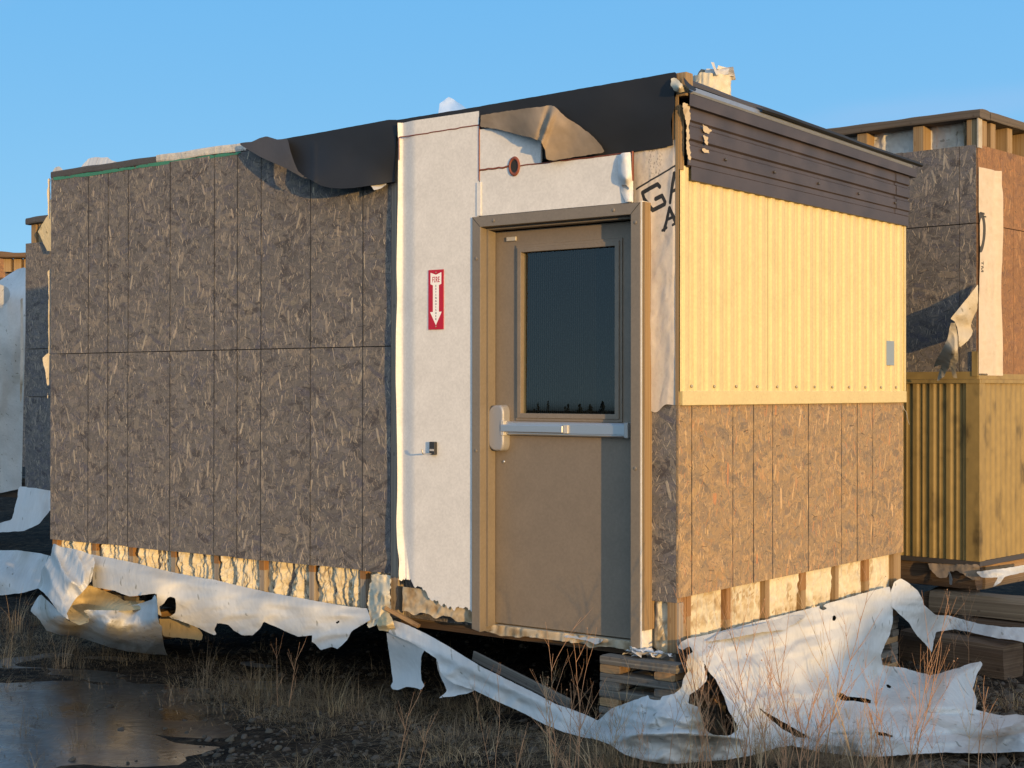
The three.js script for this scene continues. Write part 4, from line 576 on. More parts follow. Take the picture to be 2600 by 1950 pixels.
{
  const t = thing('torn_ground_tarp', 'big torn white tarp draped from the yellow end wall and spread over the ground', 'tarpaulin');
  const c = [
    [1725, 1645, 'x', 0.02], [1750, 1620, 'x', XC + 0.03], [1815, 1607, 'x', XC + 0.012], [1947, 1573, 'x', XC + 0.012], [2050, 1547, 'x', XC + 0.012], [2181, 1510, 'x', XC + 0.012], [2262, 1490, 'x', XC + 0.02],
    [1850, 1660, 'x', XC + 0.16], [2000, 1640, 'x', XC + 0.15], [2130, 1590, 'x', XC + 0.10], [2240, 1560, 'x', XC + 0.06], [1752, 1665, 'x', 0.10], [1740, 1710, 'x', 0.12], [1775, 1745, 'x', 0.18],
    [1950, 1740, 'x', XC + 0.30], [2080, 1710, 'x', XC + 0.24], [2200, 1660, 'x', XC + 0.12], [2237, 1670, 'x', XC + 0.06],
    [2240, 1692, 'y', 0.12], [2290, 1697, 'y', 0.10], [2362, 1716, 'y', 0.06], [2494, 1680, 'y', 0.16], [2478, 1750, 'y', 0.05], [2480, 1800, 'y', 0.05], [2600, 1822, 'y', 0.10], [2660, 1840, 'y', 0.08], [2150, 1770, 'y', 0.17], [2330, 1790, 'y', 0.10], [2400, 1740, 'y', 0.13],
    [2660, 1908, 'y', 0.08], [2398, 1912, 'y', 0.07], [2145, 1918, 'y', 0.10], [2000, 1893, 'y', 0.14], [2200, 1850, 'y', 0.17], [1781, 1934, 'y', 0.13], [1632, 1930, 'y', 0.15], [1549, 1890, 'y', 0.17], [1512, 1836, 'z', 0.22], [1550, 1800, 'z', 0.22], [1645, 1765, 'z', 0.26], [1700, 1768, 'z', 0.28], [1700, 1850, 'z', 0.52], [1620, 1840, 'z', 0.42], [1860, 1850, 'x', 0.42], [1780, 1880, 'y', 0.24], [1920, 1860, 'y', 0.22]];
  const creases = [[0.09, 13, [[1500, 1862], [1600, 1866], [1700, 1862], [1800, 1868], [1880, 1877]]], [-0.07, 9, [[1500, 1846], [1600, 1850], [1700, 1846], [1800, 1852]]], [0.10, 14, [[2100, 1750], [2190, 1792], [2330, 1790], [2470, 1802]]], [-0.08, 9, [[2130, 1770], [2230, 1806], [2340, 1808], [2440, 1815]]], [-0.09, 9, [[1990, 1878], [2150, 1864], [2300, 1874], [2450, 1860], [2600, 1852]]], [0.07, 12, [[1990, 1890], [2150, 1884], [2300, 1890], [2450, 1880], [2600, 1872]]],
    [0.032, 4, [[1590, 1800], [1680, 1818], [1770, 1848]]], [0.028, 4, [[1610, 1788], [1700, 1804], [1775, 1828]]], [0.028, 4, [[1570, 1818], [1640, 1836], [1720, 1852]]], [0.03, 14, [[1830, 1650], [2000, 1606], [2220, 1545]]], [0.03, 20, [[1880, 1710], [2050, 1650], [2220, 1590]]], [-0.03, 14, [[1860, 1680], [2020, 1628], [2220, 1566]]], [0.05, 16, [[1930, 1770], [2060, 1760], [2180, 1720], [2230, 1690]]], [0.05, 10, [[2290, 1760], [2390, 1735], [2480, 1690]]]];
  part('sheet', sheet({ outline: [[1745, 1621], [1778, 1616], [1815, 1606], [1880, 1590], [1947, 1572], [2000, 1559], [2050, 1546], [2072, 1540], [2130, 1524], [2181, 1509], [2260, 1488], [2266, 1538], [2267, 1581], [2260, 1610], [2246, 1639], [2237, 1665], [2240, 1690], [2289, 1695], [2362, 1715], [2416, 1701], [2470, 1683], [2494, 1679], [2494, 1690], [2481, 1712], [2470, 1748], [2481, 1777], [2477, 1802], [2542, 1817], [2582, 1814], [2665, 1822], [2665, 1909], [2600, 1909], [2500, 1912], [2398, 1911], [2325, 1914], [2230, 1922], [2145, 1918], [2072, 1907], [2010, 1893], [1980, 1897], [1914, 1917], [1840, 1930], [1781, 1934], [1699, 1940], [1632, 1930], [1583, 1915], [1549, 1891], [1500, 1872], [1500, 1842], [1522, 1826], [1550, 1800], [1607, 1779], [1645, 1765], [1650, 1775], [1659, 1777], [1676, 1779], [1682, 1768], [1691, 1766], [1712, 1762], [1731, 1746], [1733, 1727], [1746, 1705], [1742, 1684], [1747, 1663], [1760, 1655], [1752, 1640], [1735, 1650], [1721, 1646], [1728, 1632]],
    holes: [[[1783, 1674], [1799, 1705], [1818, 1727], [1839, 1769], [1849, 1803], [1872, 1840], [1874, 1853], [1853, 1868], [1809, 1866], [1792, 1853], [1784, 1821], [1782, 1811], [1771, 1794], [1748, 1786], [1750, 1765], [1775, 1748], [1792, 1731], [1796, 1718], [1788, 1695]], [[1921, 1794], [1980, 1828], [2045, 1866], [2060, 1876], [2020, 1870], [1985, 1850], [1955, 1825]], [[2113, 1566], [2120, 1561], [2124, 1568], [2120, 1577], [2114, 1577]], [[2124, 1762], [2133, 1757], [2150, 1768], [2190, 1772], [2212, 1776], [2210, 1786], [2170, 1780], [2135, 1778]], [[2220, 1856], [2245, 1860], [2268, 1868], [2262, 1872], [2230, 1866]], [[2248, 1735], [2262, 1742], [2264, 1750], [2252, 1745]], [[2076, 1542], [2086, 1536], [2104, 1546], [2090, 1549]]],
    step: 5, rag: 2.2, ragf: 0.1, seed: 2, ctrl: c,
    wr: (x, y) => {
      let cr = 0; for (const [amp, w, pts] of creases) { let d = 1e9; for (let i = 0; i + 1 < pts.length; i++) { const [ax, ay] = pts[i], ex = pts[i + 1][0] - ax, ey = pts[i + 1][1] - ay, t = Math.max(0, Math.min(1, ((x - ax) * ex + (y - ay) * ey) / (ex * ex + ey * ey))); d = Math.min(d, Math.hypot(x - ax - ex * t, y - ay - ey * t)); } if (d < 3 * w) cr -= amp * Math.exp(-d / w); }
      const top = smooth(1500, 1620, y + (x - 1750) * 0.26), low = smooth(1740, 1800, y);
      return cr - (0.05 + 0.03 * low) * ridge(x * 0.007 + y * 0.006, y * 0.012 - x * 0.002, 5, 3) * top - 0.030 * ridge(x * 0.024 + y * 0.022, y * 0.030 - x * 0.010, 9, 3) * (0.55 + 0.45 * low) - 0.010 * ridge(x * 0.03, y * 0.09 + x * 0.024, 2, 2) * (1 - top);
    } }), M.tarp, t);
  part('rolled_hem', sheet({ outline: [[1830, 1606], [1900, 1592], [2000, 1566], [2040, 1560], [2046, 1566], [1990, 1600], [1930, 1606], [1850, 1622], [1790, 1630]], step: 4, rag: 1.5, seed: 22, ctrl: [[1830, 1606, 'x', XC + 0.05], [2040, 1560, 'x', XC + 0.05], [1990, 1598, 'x', XC + 0.10], [1850, 1620, 'x', XC + 0.12], [1920, 1595, 'x', XC + 0.085], [1795, 1628, 'x', XC + 0.10]], wr: (x, y) => -0.015 * ridge(x * 0.03, y * 0.04, 3, 2) }), M.tarp, t);
  part('ground_fold', sheet({ outline: [[2470, 1838], [2540, 1822], [2584, 1812], [2586, 1826], [2570, 1842], [2520, 1856], [2500, 1852]], step: 5, rag: 1.5, seed: 24, ctrl: [[2475, 1838, 'y', 0.14], [2580, 1815, 'y', 0.18], [2570, 1842, 'y', 0.22], [2510, 1854, 'y', 0.2]] }), M.tarp, t);
  rebase(t);
}
{
  const t = thing('torn_tarp_tail', 'white tarp tail gathered at the back corner of the building and trailing over a sleeper', 'tarpaulin');
  const zr = (x, y) => [2280 + x / 3.319, 1300 + y / 3.319];
  part('tail', sheet({ outline: [[2262, 1500], [2270, 1478], [2288, 1468], [2300, 1475], [2330, 1500], [2342, 1520], zr(215, 780), zr(320, 870), zr(420, 870), zr(560, 910), zr(700, 945), zr(900, 970), zr(1100, 975), zr(1100, 1100), zr(1062, 1098), zr(950, 1075), zr(850, 1065), zr(700, 1035), zr(600, 1010), zr(480, 990), zr(320, 1010), zr(300, 1100), zr(285, 1180), zr(230, 1110), zr(150, 1030), zr(90, 930), zr(0, 850), [2263, 1540]], step: 4.5, rag: 1.4, seed: 12,
    ctrl: [[2265, 1500, 'x', XC + 0.03], [2288, 1470, 'x', XC + 0.03], [2330, 1502, 'z', -2.72], [2275, 1550, 'x', XC + 0.06], [...zr(215, 790), 'z', -2.78], [...zr(150, 1020), 'z', -2.70], [...zr(290, 1150), 'z', -2.95], [...zr(320, 880), 'z', -3.10], [...zr(320, 1010), 'z', -3.10], [...zr(600, 920), 'z', -3.25], [...zr(600, 1010), 'z', -3.12], [...zr(1060, 980), 'z', -3.15], [...zr(1060, 1095), 'z', -2.98]],
    wr: (x, y) => -0.03 * ridge(x * 0.02 + y * 0.012, y * 0.03, 3, 3) }), M.tarp, t);
  rebase(t);
}
single('fallen_facing_scraps', (() => { const R = rng(77), l = []; for (let i = 0; i < 26; i++) { const a = new THREE.PlaneGeometry(0.03 + R() * 0.05, 0.02 + R() * 0.035, 3, 2), p = a.attributes.position; for (let k = 0; k < p.count; k++) p.setZ(k, 0.010 * noise(p.getX(k) * 60, p.getY(k) * 60, i)); a.rotateX(-1.57 + (R() - 0.5) * 1.4); a.rotateY(R() * 6); a.translate(-0.25 + R() * 0.24, 0.498 + R() * 0.02, -0.01 + R() * 0.09); a.computeVertexNormals(); l.push(worldUV(a)); } return l; })(), M.whitePanel, 'heap of broken white facing scraps lying on the crib under the door frame', 'debris').userData.kind = 'stuff';

{ const P = (x, y) => on('x', x, y, XC + 0.02); single('dangling_thread', tube([P(2292, 1030), P(2296, 1040), P(2301, 1046), P(2304, 1062), P(2309, 1078)], 0.003, 0.0015, 4), M.tarp, 'pale loose thread dangling below the yellow trim end', 'thread'); }
// ---------------------------------------------------------------- timber cribs
function crib(x0, x1, z0, z1, top, place, nl) {
  const h = 0.040, b = 0.038, nth = ['topmost', 'second', 'third', 'fourth', 'fifth', 'lowest'], group = `timbers of the crib ${place}`;
  for (let k = 0; k < nl; k++) {
    const y = top - h - k * (h + b), R = rng(k + 5);
    [z1 - 0.045, z0 + 0.045].forEach((zc, i) => {
      const m = single('crib_board', timber(x1 - x0, h, 0.09, k * 3 + i, 0.0015), M.greyWood, `${nth[k]} ${i ? 'inner' : 'outer'} grey board of the crib ${place}`, 'board', group);
      m.position.set((x0 + x1) / 2 + 0.008 * (R() - 0.5), y, zc + 0.006 * (R() - 0.5));
    });
    [x0 + 0.055, x1 - 0.06].forEach((xc, i) => {
      const m = single('crib_block', timber(z1 - z0, b, 0.11, k * 5 + 30 + i * 3, 0.0015), k % 2 ? M.greyWood : M.tanWood, `short block under the ${nth[k]} board, ${i ? 'yellow wall' : 'white panel'} end, crib ${place}`, 'block', group);
      m.rotation.y = Math.PI / 2; m.position.set(xc, y - b, (z0 + z1) / 2 + 0.004 * (R() - 0.5));
    });
  }
}
crib(-0.345, 0.072, -0.32, 0.135, 0.488, 'under the door corner', 6);
crib(-0.50, -0.06, -2.62, -2.20, 0.455, 'below the back corner', 5);
crib(-4.8, -4.3, -0.75, -0.30, 0.455, 'below the far end', 5);
{ const m = single('splintered_stick', timber(0.22, 0.02, 0.03, 8, 0.002), M.tanWood, 'short splintered stick poking out below the wall post', 'stick'); const a = on('z', 1000, 1552, -0.03), b = on('z', 1040, 1592, 0.02); m.position.copy(a).add(b).multiplyScalar(0.5); m.rotation.z = Math.atan2(b.y - a.y, b.x - a.x); m.rotation.y = 0.2; }

// ---------------------------------------------------------------- the module behind, to the right
const RB = thing('neighbour_module', 'neighbouring grey board module with ochre ribbed base and open roof framing', 'building');
RB.position.set(0.115, 0, -3.45); RB.rotation.y = -5 * Math.PI / 180; RB.updateMatrixWorld(true);
const rbInv = RB.matrixWorld.clone().invert(), rbN = new THREE.Vector3(0, 0, 1).transformDirection(RB.matrixWorld), rbX = new THREE.Vector3(1, 0, 0).transformDirection(RB.matrixWorld);
const rbOn = (px, py, off = 0) => { const r = ray(px, py), t = (off - EYE.clone().sub(RB.position).dot(rbN)) / r.dot(rbN); return atD(px, py, t).applyMatrix4(rbInv); };
const rbSide = (px, py, off = 0) => { const r = ray(px, py), t = (off - EYE.clone().sub(RB.position).dot(rbX)) / r.dot(rbX); return atD(px, py, t).applyMatrix4(rbInv); };
{
  const yTrim = rbOn(2482, 955).y, yTrimB = rbOn(2482, 973).y, yB = rbOn(2482, 1425).y, yO = rbOn(2478, 367).y, yTop = rbOn(2490, 279).y, ySeam = rbOn(2482, 566).y;
  const WL = -4.0, DEP = -2.5;
  part('wall_core', [bx(WL, -0.02, 0.5, yO - 0.01, DEP, -0.16), bx(WL, -0.155, yO - 0.02, yTop - 0.02, DEP, -0.155)], M.room, RB);
  const cuts = [0, -0.125, -0.53, -0.935, -1.345, -1.75, -2.2, -3, WL];
  cuts.slice(0, -1).forEach((a, i) => { const x1 = i ? a - 0.002 : -0.012; part('osb_board', bx(cuts[i + 1] + 0.002, x1, ySeam + 0.003, yO + 0.004 * noise(i, 3), -0.013, 0, 2.3), M.osb, RB); part('osb_board', bx(cuts[i + 1] + 0.002, x1, yTrim - 0.03, ySeam - 0.003, -0.013, -0.001, 3.1), M.osb, RB); });
  part('osb_backing', bx(WL, -0.03, 0.6, yO - 0.01, -0.150, -0.03), M.room, RB);
  const zc = [-0.004, -0.13, -0.33, -0.53, -0.935, -1.34, -1.75, DEP];
  zc.slice(0, -1).forEach((a, i) => { part('osb_board', bx(-0.013, -0.001, ySeam + 0.002, yO + 0.004 * noise(i, 7), zc[i + 1] + 0.002, a - 0.001, 4.2), M.osbFresh, RB); part('osb_board', bx(-0.013, -0.002, yTrim - 0.03, ySeam - 0.003, zc[i + 1] + 0.002, a - 0.001, 5.1), M.osbFresh, RB); });
  // ochre ribbed base, wide ribs in front and narrow ones on the side
  const prof = (s) => { s -= Math.floor(s); return 0.009 * (smooth(0.1, 0.2, s) - smooth(0.45, 0.58, s)) + 0.004 * (smooth(0.7, 0.74, s) - smooth(0.84, 0.88, s)); }, narrow = (s) => 0.006 * (0.5 + 0.5 * Math.cos(s * 2 * Math.PI));
  const rib2 = (a, b, pitch, fn, side) => { const n = Math.ceil((a - b) / pitch * 24), pos = [], idx = [], uv = []; for (let i = 0; i <= n; i++) { const s = mixn(a, b, i / n), o = 0.004 + fn(s / pitch); for (const y of [yB, yTrimB + 0.006]) { if (side) pos.push(o, y, s); else pos.push(s, y, o); uv.push(s, y); } if (i < n) idx.push(2 * i, 2 * i + 2, 2 * i + 1, 2 * i + 1, 2 * i + 2, 2 * i + 3); } const g = new THREE.BufferGeometry(); g.setAttribute('position', new THREE.Float32BufferAttribute(pos, 3)); g.setAttribute('uv', new THREE.Float32BufferAttribute(uv, 2)); g.setIndex(idx); g.computeVertexNormals(); return g; };
  part('siding_sheet', rib2(-0.065, -2.2, 0.118, prof, false), M.ochre, RB); part('siding_sheet', rib2(-2.2, WL, 0.118, prof, false), M.ochre, RB);
  part('siding_sheet', rib2(-0.004, DEP, 0.075, narrow, true), M.ochre, RB);
  part('corner_trim', [bx(-0.07, 0.016, yB, yTrimB + 0.004, 0.0165, 0.021), bx(0.0165, 0.021, yB, yTrimB + 0.004, -0.06, 0.021), bx(-0.035, 0.004, yTrimB + 0.045, 1.98, 0.001, 0.012)], M.ochre, RB);
  part('base_trim', [bx(WL, 0.025, yTrimB, yTrimB + 0.024, 0.0, 0.026), bx(WL, 0.0, yTrimB + 0.026, yTrimB + 0.075, 0.0005, 0.006), bx(0.0, 0.026, yTrimB + 0.001, yTrimB + 0.025, DEP, -0.0005), bx(0.0005, 0.006, yTrimB + 0.027, yTrimB + 0.062, DEP, -0.001)], M.ochre, RB);
  part('foot_strip', [bx(WL, 0.026, yB - 0.030, yB - 0.001, -0.02, 0.026), bx(0.0, 0.0265, yB - 0.0305, yB - 0.0005, DEP, -0.021)], M.screwDark, RB);
  // rim beam and torn paper below
  part('rim_beam', (() => { const g = timber(4.0, 0.155, 0.1, 6, 0.004); g.translate(-2.02, yB - 0.19, -0.06); return g; })(), M.tieWood, RB);
  part('rim_beam', (() => { const g = timber(2.4, 0.155, 0.1, 8, 0.004); g.rotateY(Math.PI / 2); g.translate(-0.055, yB - 0.191, -1.32); return g; })(), M.tanWood, RB);
  // open roof framing
  part('top_plate', (() => { const g = timber(4.0, 0.060, 0.15, 11, 0.003); g.translate(-1.98, yTop - 0.05, -0.06); return g; })(), M.darkWood, RB);
  part('top_plate', (() => { const g = timber(2.45, 0.060, 0.15, 12, 0.003); g.rotateY(Math.PI / 2); g.translate(-0.055, yTop - 0.0505, -1.37); return g; })(), M.darkWood, RB);
  for (const px of [2054, 2194, 2337, 2482]) { const p = rbOn(px - 8, 330), x = Math.min(p.x, -0.045); part('roof_stud', bx(x - 0.036, x + 0.036, yO - 0.05, yTop - 0.052, -0.15, -0.014, px * 0.1), M.tanWoodV, RB); }
  for (const z of [-0.25, -0.50, -0.78, -1.2, -1.6]) part('roof_stud', bx(-0.15, -0.014, yO - 0.05, yTop - 0.052, z - 0.036, z + 0.036, z), M.tanWoodV, RB);
  const quilt = (x0, x1, y0, y1, seed) => { const g = new THREE.PlaneGeometry(x1 - x0, y1 - y0, 60, 30), p = g.attributes.position; for (let i = 0; i < p.count; i++) { const x = p.getX(i) + (x0 + x1) / 2, y = p.getY(i) + (y0 + y1) / 2; p.setXYZ(i, x, y, 0.030 * ridge(x * 9, y * 4, seed, 3) + 0.012 * fbm(x * 30, y * 30, seed, 2)); } g.computeVertexNormals(); return g; };
  for (const [a, b] of [[-1.7, -1.32], [-1.30, -0.82], [-0.80, -0.42], [-0.42, -0.08]]) { const g = quilt(a, b, yO - 0.05, yTop - 0.015, a); g.translate(0, 0, -0.125); part('insulation_quilt', worldUV(g), M.wrapBeige, RB); }
  for (const [a, b] of [[-0.46, -0.05], [-0.78, -0.5], [-1.6, -0.8]]) { const g = quilt(a, b, yO - 0.05, yTop - 0.015, a + 5); g.rotateY(-Math.PI / 2); g.translate(-0.11, 0, 0); part('insulation_quilt', worldUV(g), M.insul, RB); }
  part('corner_flashing', [bx(-0.004, 0.006, yO - 0.02, yTop - 0.02, -0.05, 0.002)], M.wrapBeige, RB);
  // pale wrap strip down the side with part of a print
  const w0 = rbSide(2487, 425), w1 = rbSide(2530, 700);
  const wt = canvasTex([256, 1536], null, (g, W, H) => { g.fillStyle = '#d6cbbb'; g.fillRect(0, 0, W, H); const R = rng(3); for (let i = 0; i < 900; i++) { g.globalAlpha = 0.05; g.fillStyle = R() < 0.5 ? '#a3937f' : '#efe6d8'; g.beginPath(); g.ellipse(R() * W, R() * H, 5 + R() * 26, 4 + R() * 30, 0, 0, 7); g.fill(); } g.globalAlpha = 0.85; g.strokeStyle = '#2e3032'; g.lineWidth = 44; g.beginPath(); g.ellipse(18, 480, 52, 130, 0.12, 0, 7); g.stroke(); g.fillStyle = '#2e3032'; g.fillRect(20, 330, 60, 16); g.fillRect(62, 352, 40, 12); g.font = 'bold 60px sans-serif'; g.save(); g.translate(22, 690); g.rotate(Math.PI / 2); g.fillText('TM', 0, 0); g.restore(); });
  const wg = new THREE.PlaneGeometry(1, 1, 16, 120), wp = wg.attributes.position;
  for (let i = 0; i < wp.count; i++) { const u = wp.getX(i) + 0.5, v = wp.getY(i) + 0.5, right = w1.z + 0.02 * noise(v * 5, 3) - 0.02 * (1 - v); wp.setXYZ(i, 0.006 + 0.012 * Math.max(0, noise(u * 3, v * 7, 2)) + 0.03 * Math.max(0, 1 - (1 - u) / 0.2) ** 2, mixn(yTrim + 0.005, w0.y, v), mixn(-0.002, right, u)); }
  wg.computeVertexNormals(); part('wrap_strip', wg, std({ map: wt, color: rgb(0.74, 0.71, 0.68) }), RB);
}
{ // sheets hanging on the neighbour, placed in the world
  const d = (px, py, off) => atDepthRB(px, py, off);
  function atDepthRB(px, py, off) { const r = ray(px, py); return (off - EYE.clone().sub(RB.position).dot(rbN)) / r.dot(rbN); }
  const zc6 = (x, y) => [2250 + x / 3.318, 600 + y / 3.318], k = (x, y, o) => { const p = zc6(x, y); return [...p, 'd', d(...p, o)]; };
  const t = thing('torn_wrap_flap', 'torn beige wrap flap hanging off the corner of the neighbouring module', 'house wrap');
  part('upper_fold', sheet({ outline: [zc6(776, 398), zc6(700, 500), zc6(610, 610), zc6(540, 695), zc6(575, 715), zc6(600, 770), zc6(608, 840), zc6(615, 940), zc6(690, 880), zc6(722, 832), zc6(755, 700), zc6(772, 560)], step: 3, rag: 0.8, seed: 3, ctrl: [k(776, 398, 0.01), k(540, 695, 0.26), k(610, 610, 0.18), k(608, 840, 0.20), k(660, 760, 0.05), k(615, 940, 0.16), k(690, 880, 0.10), k(722, 830, 0.03), k(772, 560, 0.02), k(640, 660, 0.20), k(700, 640, 0.06)], wr: (x, y) => -0.01 * ridge(x * 0.05 - y * 0.02, y * 0.01, 2, 2) }), M.wrapTan, t);
  part('lower_rag', sheet({ outline: [zc6(545, 725), zc6(580, 730), zc6(602, 830), zc6(606, 960), zc6(605, 1065), zc6(590, 1070), zc6(585, 1130), zc6(600, 1195), zc6(565, 1190), zc6(548, 1130), zc6(520, 1110), zc6(490, 1180), zc6(430, 1222), zc6(445, 1150), zc6(470, 1080), zc6(398, 1105), zc6(420, 1040), zc6(470, 960), zc6(520, 850), zc6(532, 780)], step: 2.6, rag: 1.4, seed: 8, ctrl: [k(545, 725, 0.25), k(602, 830, 0.22), k(605, 1060, 0.20), k(430, 1220, 0.16), k(400, 1100, 0.10), k(520, 850, 0.24), k(500, 1000, 0.22), k(560, 960, 0.27), k(590, 1190, 0.17)], wr: (x, y) => -0.008 * ridge(x * 0.06, y * 0.03, 5, 2) }), M.wrapTan, t);
  rebase(t);
  const zr = (x, y) => [2280 + x / 3.319, 1300 + y / 3.319], kr = (x, y, o) => { const p = zr(x, y); return [...p, 'd', d(...p, o)]; };
  const t2 = thing('torn_base_paper', 'ragged brown paper peeling off the rim below the ochre siding', 'paper');
  part('paper', sheet({ outline: [zr(250, 430), zr(690, 445), zr(690, 575), zr(620, 565), zr(560, 530), zr(500, 495), zr(470, 500), zr(440, 500), zr(420, 545), zr(370, 560), zr(330, 545), zr(270, 480)], step: 3, rag: 3, ragf: 0.15, seed: 4, ctrl: [kr(250, 430, 0.03), kr(690, 445, 0.03), kr(690, 575, 0.05), kr(330, 545, 0.08), kr(440, 500, 0.04), kr(560, 525, 0.06)], wr: (x, y) => -0.01 * ridge(x * 0.05, y * 0.06, 2, 2) }), M.cardPaper, t2);
  part('dangling_strip', sheet({ outline: [zr(432, 490), zr(445, 520), zr(460, 570), zr(455, 618), zr(435, 610), zr(430, 560)], step: 2.5, rag: 0.6, seed: 5, ctrl: [kr(432, 490, 0.05), kr(460, 570, 0.08), kr(440, 612, 0.06)] }), M.wrapBeige, t2);
  rebase(t2);
  single('white_wrap_scrap', sheet({ outline: [zr(660, 505), zr(760, 490), zr(900, 475), zr(1100, 440), zr(1100, 500), zr(960, 530), zr(900, 545), zr(870, 590), zr(800, 635), zr(815, 600), zr(845, 550), zr(760, 555), zr(700, 550)], step: 3.5, rag: 1.2, seed: 6, ctrl: [kr(660, 505, 0.08), kr(900, 475, -0.05), kr(1090, 450, -0.5), kr(1090, 500, -0.46), kr(900, 545, 0.04), kr(800, 635, 0.10), kr(760, 550, 0.1)], wr: (x, y) => -0.02 * ridge(x * 0.03, y * 0.08, 2, 2) }), M.tarp, 'crumpled white wrap scrap caught on the neighbouring module rim', 'house wrap');
}
// sleepers under the neighbour
function sleeper(len, h, w, x, y, z, turn, mat, label, seed) { const m = single('timber_sleeper', timber(len, h, w, seed, 0.005), mat, label, 'timber', 'sleepers under the neighbouring module'); m.position.set(x, y, z); m.rotation.y = turn; return m; }
sleeper(1.5, 0.145, 0.2, 0.55, 0.285, -3.52, -0.02, M.paleTie, 'pale weathered sleeper lying topmost under the neighbouring module', 3);
sleeper(1.3, 0.125, 0.2, 0.72, 0.155, -3.50, 0.0, M.tieWood, 'dark sleeper stacked under the pale weathered sleeper', 5);
sleeper(1.3, 0.145, 0.22, 0.70, 0.0, -3.60, 0.0, M.tieWood, 'dark sleeper at the foot of the sleeper stack', 15);
sleeper(0.75, 0.215, 0.21, 0.11, -0.01, -3.16, -0.23, M.tieWood, 'thick brown sleeper on the stones in front of the stack, under the tarp tail', 7);
sleeper(0.5, 0.27, 0.2, -0.16, 0.16, -3.72, 1.57, M.tieWood, 'dark sleeper end butting against the pale sleeper', 9);
sleeper(0.5, 0.16, 0.2, 0.14, 0.0, -3.72, 1.57, M.tieWood, 'low dark sleeper end beside the dark sleeper stack', 13);

// ---------------------------------------------------------------- modules beyond the far end
{
  const P = (px, py) => on('z', px, py, -3.5), x0 = P(64, 900).x, yO = P(64, 618).y, yT = P(72, 560).y, yB = P(62, 1262).y, s1 = P(64, 887).y, s2 = P(64, 1008).y;
  const t = thing('board_module', 'grey board module standing beyond the far end wall', 'building');
  part('wall_core', bx(x0 + 0.03, x0 + 5, 0.5, yO - 0.01, -6, -3.52), M.room, t);
  [[yB, s2], [s2, s1], [s1, yO]].forEach(([a, b], i) => { for (let k = 0; k < 3; k++) part('osb_board', bx(x0 + k * 1.22 + 0.003, x0 + (k + 1) * 1.22 - 0.003, a + 0.006, b - 0.003, -3.515, -3.5, i + 0.3 * k), M.osb, t); });
  part('edge_wrap', sheet({ outline: [[52, 760], [58, 755], [60, 900], [56, 1010], [50, 1040], [52, 900]], step: 4, rag: 1.5, seed: 2, ctrl: [[55, 760, 'z', -3.48], [55, 1030, 'z', -3.48], [50, 900, 'z', -3.46]] }), M.wrapBeige, t);
  part('roof_cap', (() => { const g = timber(5, 0.08, 0.2, 3, 0.006); g.translate(x0 + 2.5, yT - 0.04, -3.6); return g; })(), M.felt, t);
  for (let k = 0; k < 3; k++) part('roof_stud', bx(x0 + 0.03 + k * 0.13, x0 + 0.11 + k * 0.13, yO - 0.02, yT - 0.03, -3.64, -3.55, k), M.tanWoodV, t);
  part('insulation_quilt', (() => { const g = new THREE.PlaneGeometry(2.2, 0.5, 60, 20), p = g.attributes.position; for (let i = 0; i < p.count; i++) p.setZ(i, 0.04 * ridge(p.getX(i) * 7, p.getY(i) * 5, 3, 3)); g.computeVertexNormals(); g.translate(x0 + 1.4, yO + 0.2, -3.6); return worldUV(g); })(), M.insul, t);
  part('torn_sheet', sheet({ outline: [[96, 588], [104, 575], [112, 560], [124, 545], [136, 540], [136, 640], [120, 636], [112, 620]], step: 4, rag: 2, seed: 5, ctrl: [[96, 588, 'z', -3.45], [130, 545, 'z', -3.5], [130, 640, 'z', -3.4]] }), M.tarpBack, t);
  rebase(t);
  const w = thing('torn_edge_wrap', 'torn beige wrap edge sticking out past the far end of the grey board wall', 'house wrap');
  part('edge_strip', sheet({ outline: [[121, 690], [128, 680], [134, 690], [134, 880], [128, 900], [120, 1040], [122, 985], [108, 908], [124, 896], [122, 800], [124, 760]], step: 3.5, rag: 2.5, seed: 9, ctrl: [[128, 690, 'z', -0.10], [128, 900, 'z', -0.10], [110, 908, 'z', -0.05], [124, 1030, 'z', -0.10]] }), M.wrapBeige, w);
  part('edge_strip', sheet({ outline: [[122, 455], [128, 452], [128, 560], [122, 545], [120, 490]], step: 3.5, rag: 2, seed: 10, ctrl: [[125, 455, 'z', -0.1], [125, 555, 'z', -0.1], [121, 500, 'z', -0.09]] }), M.wrapBeige, w);
  rebase(w);
}
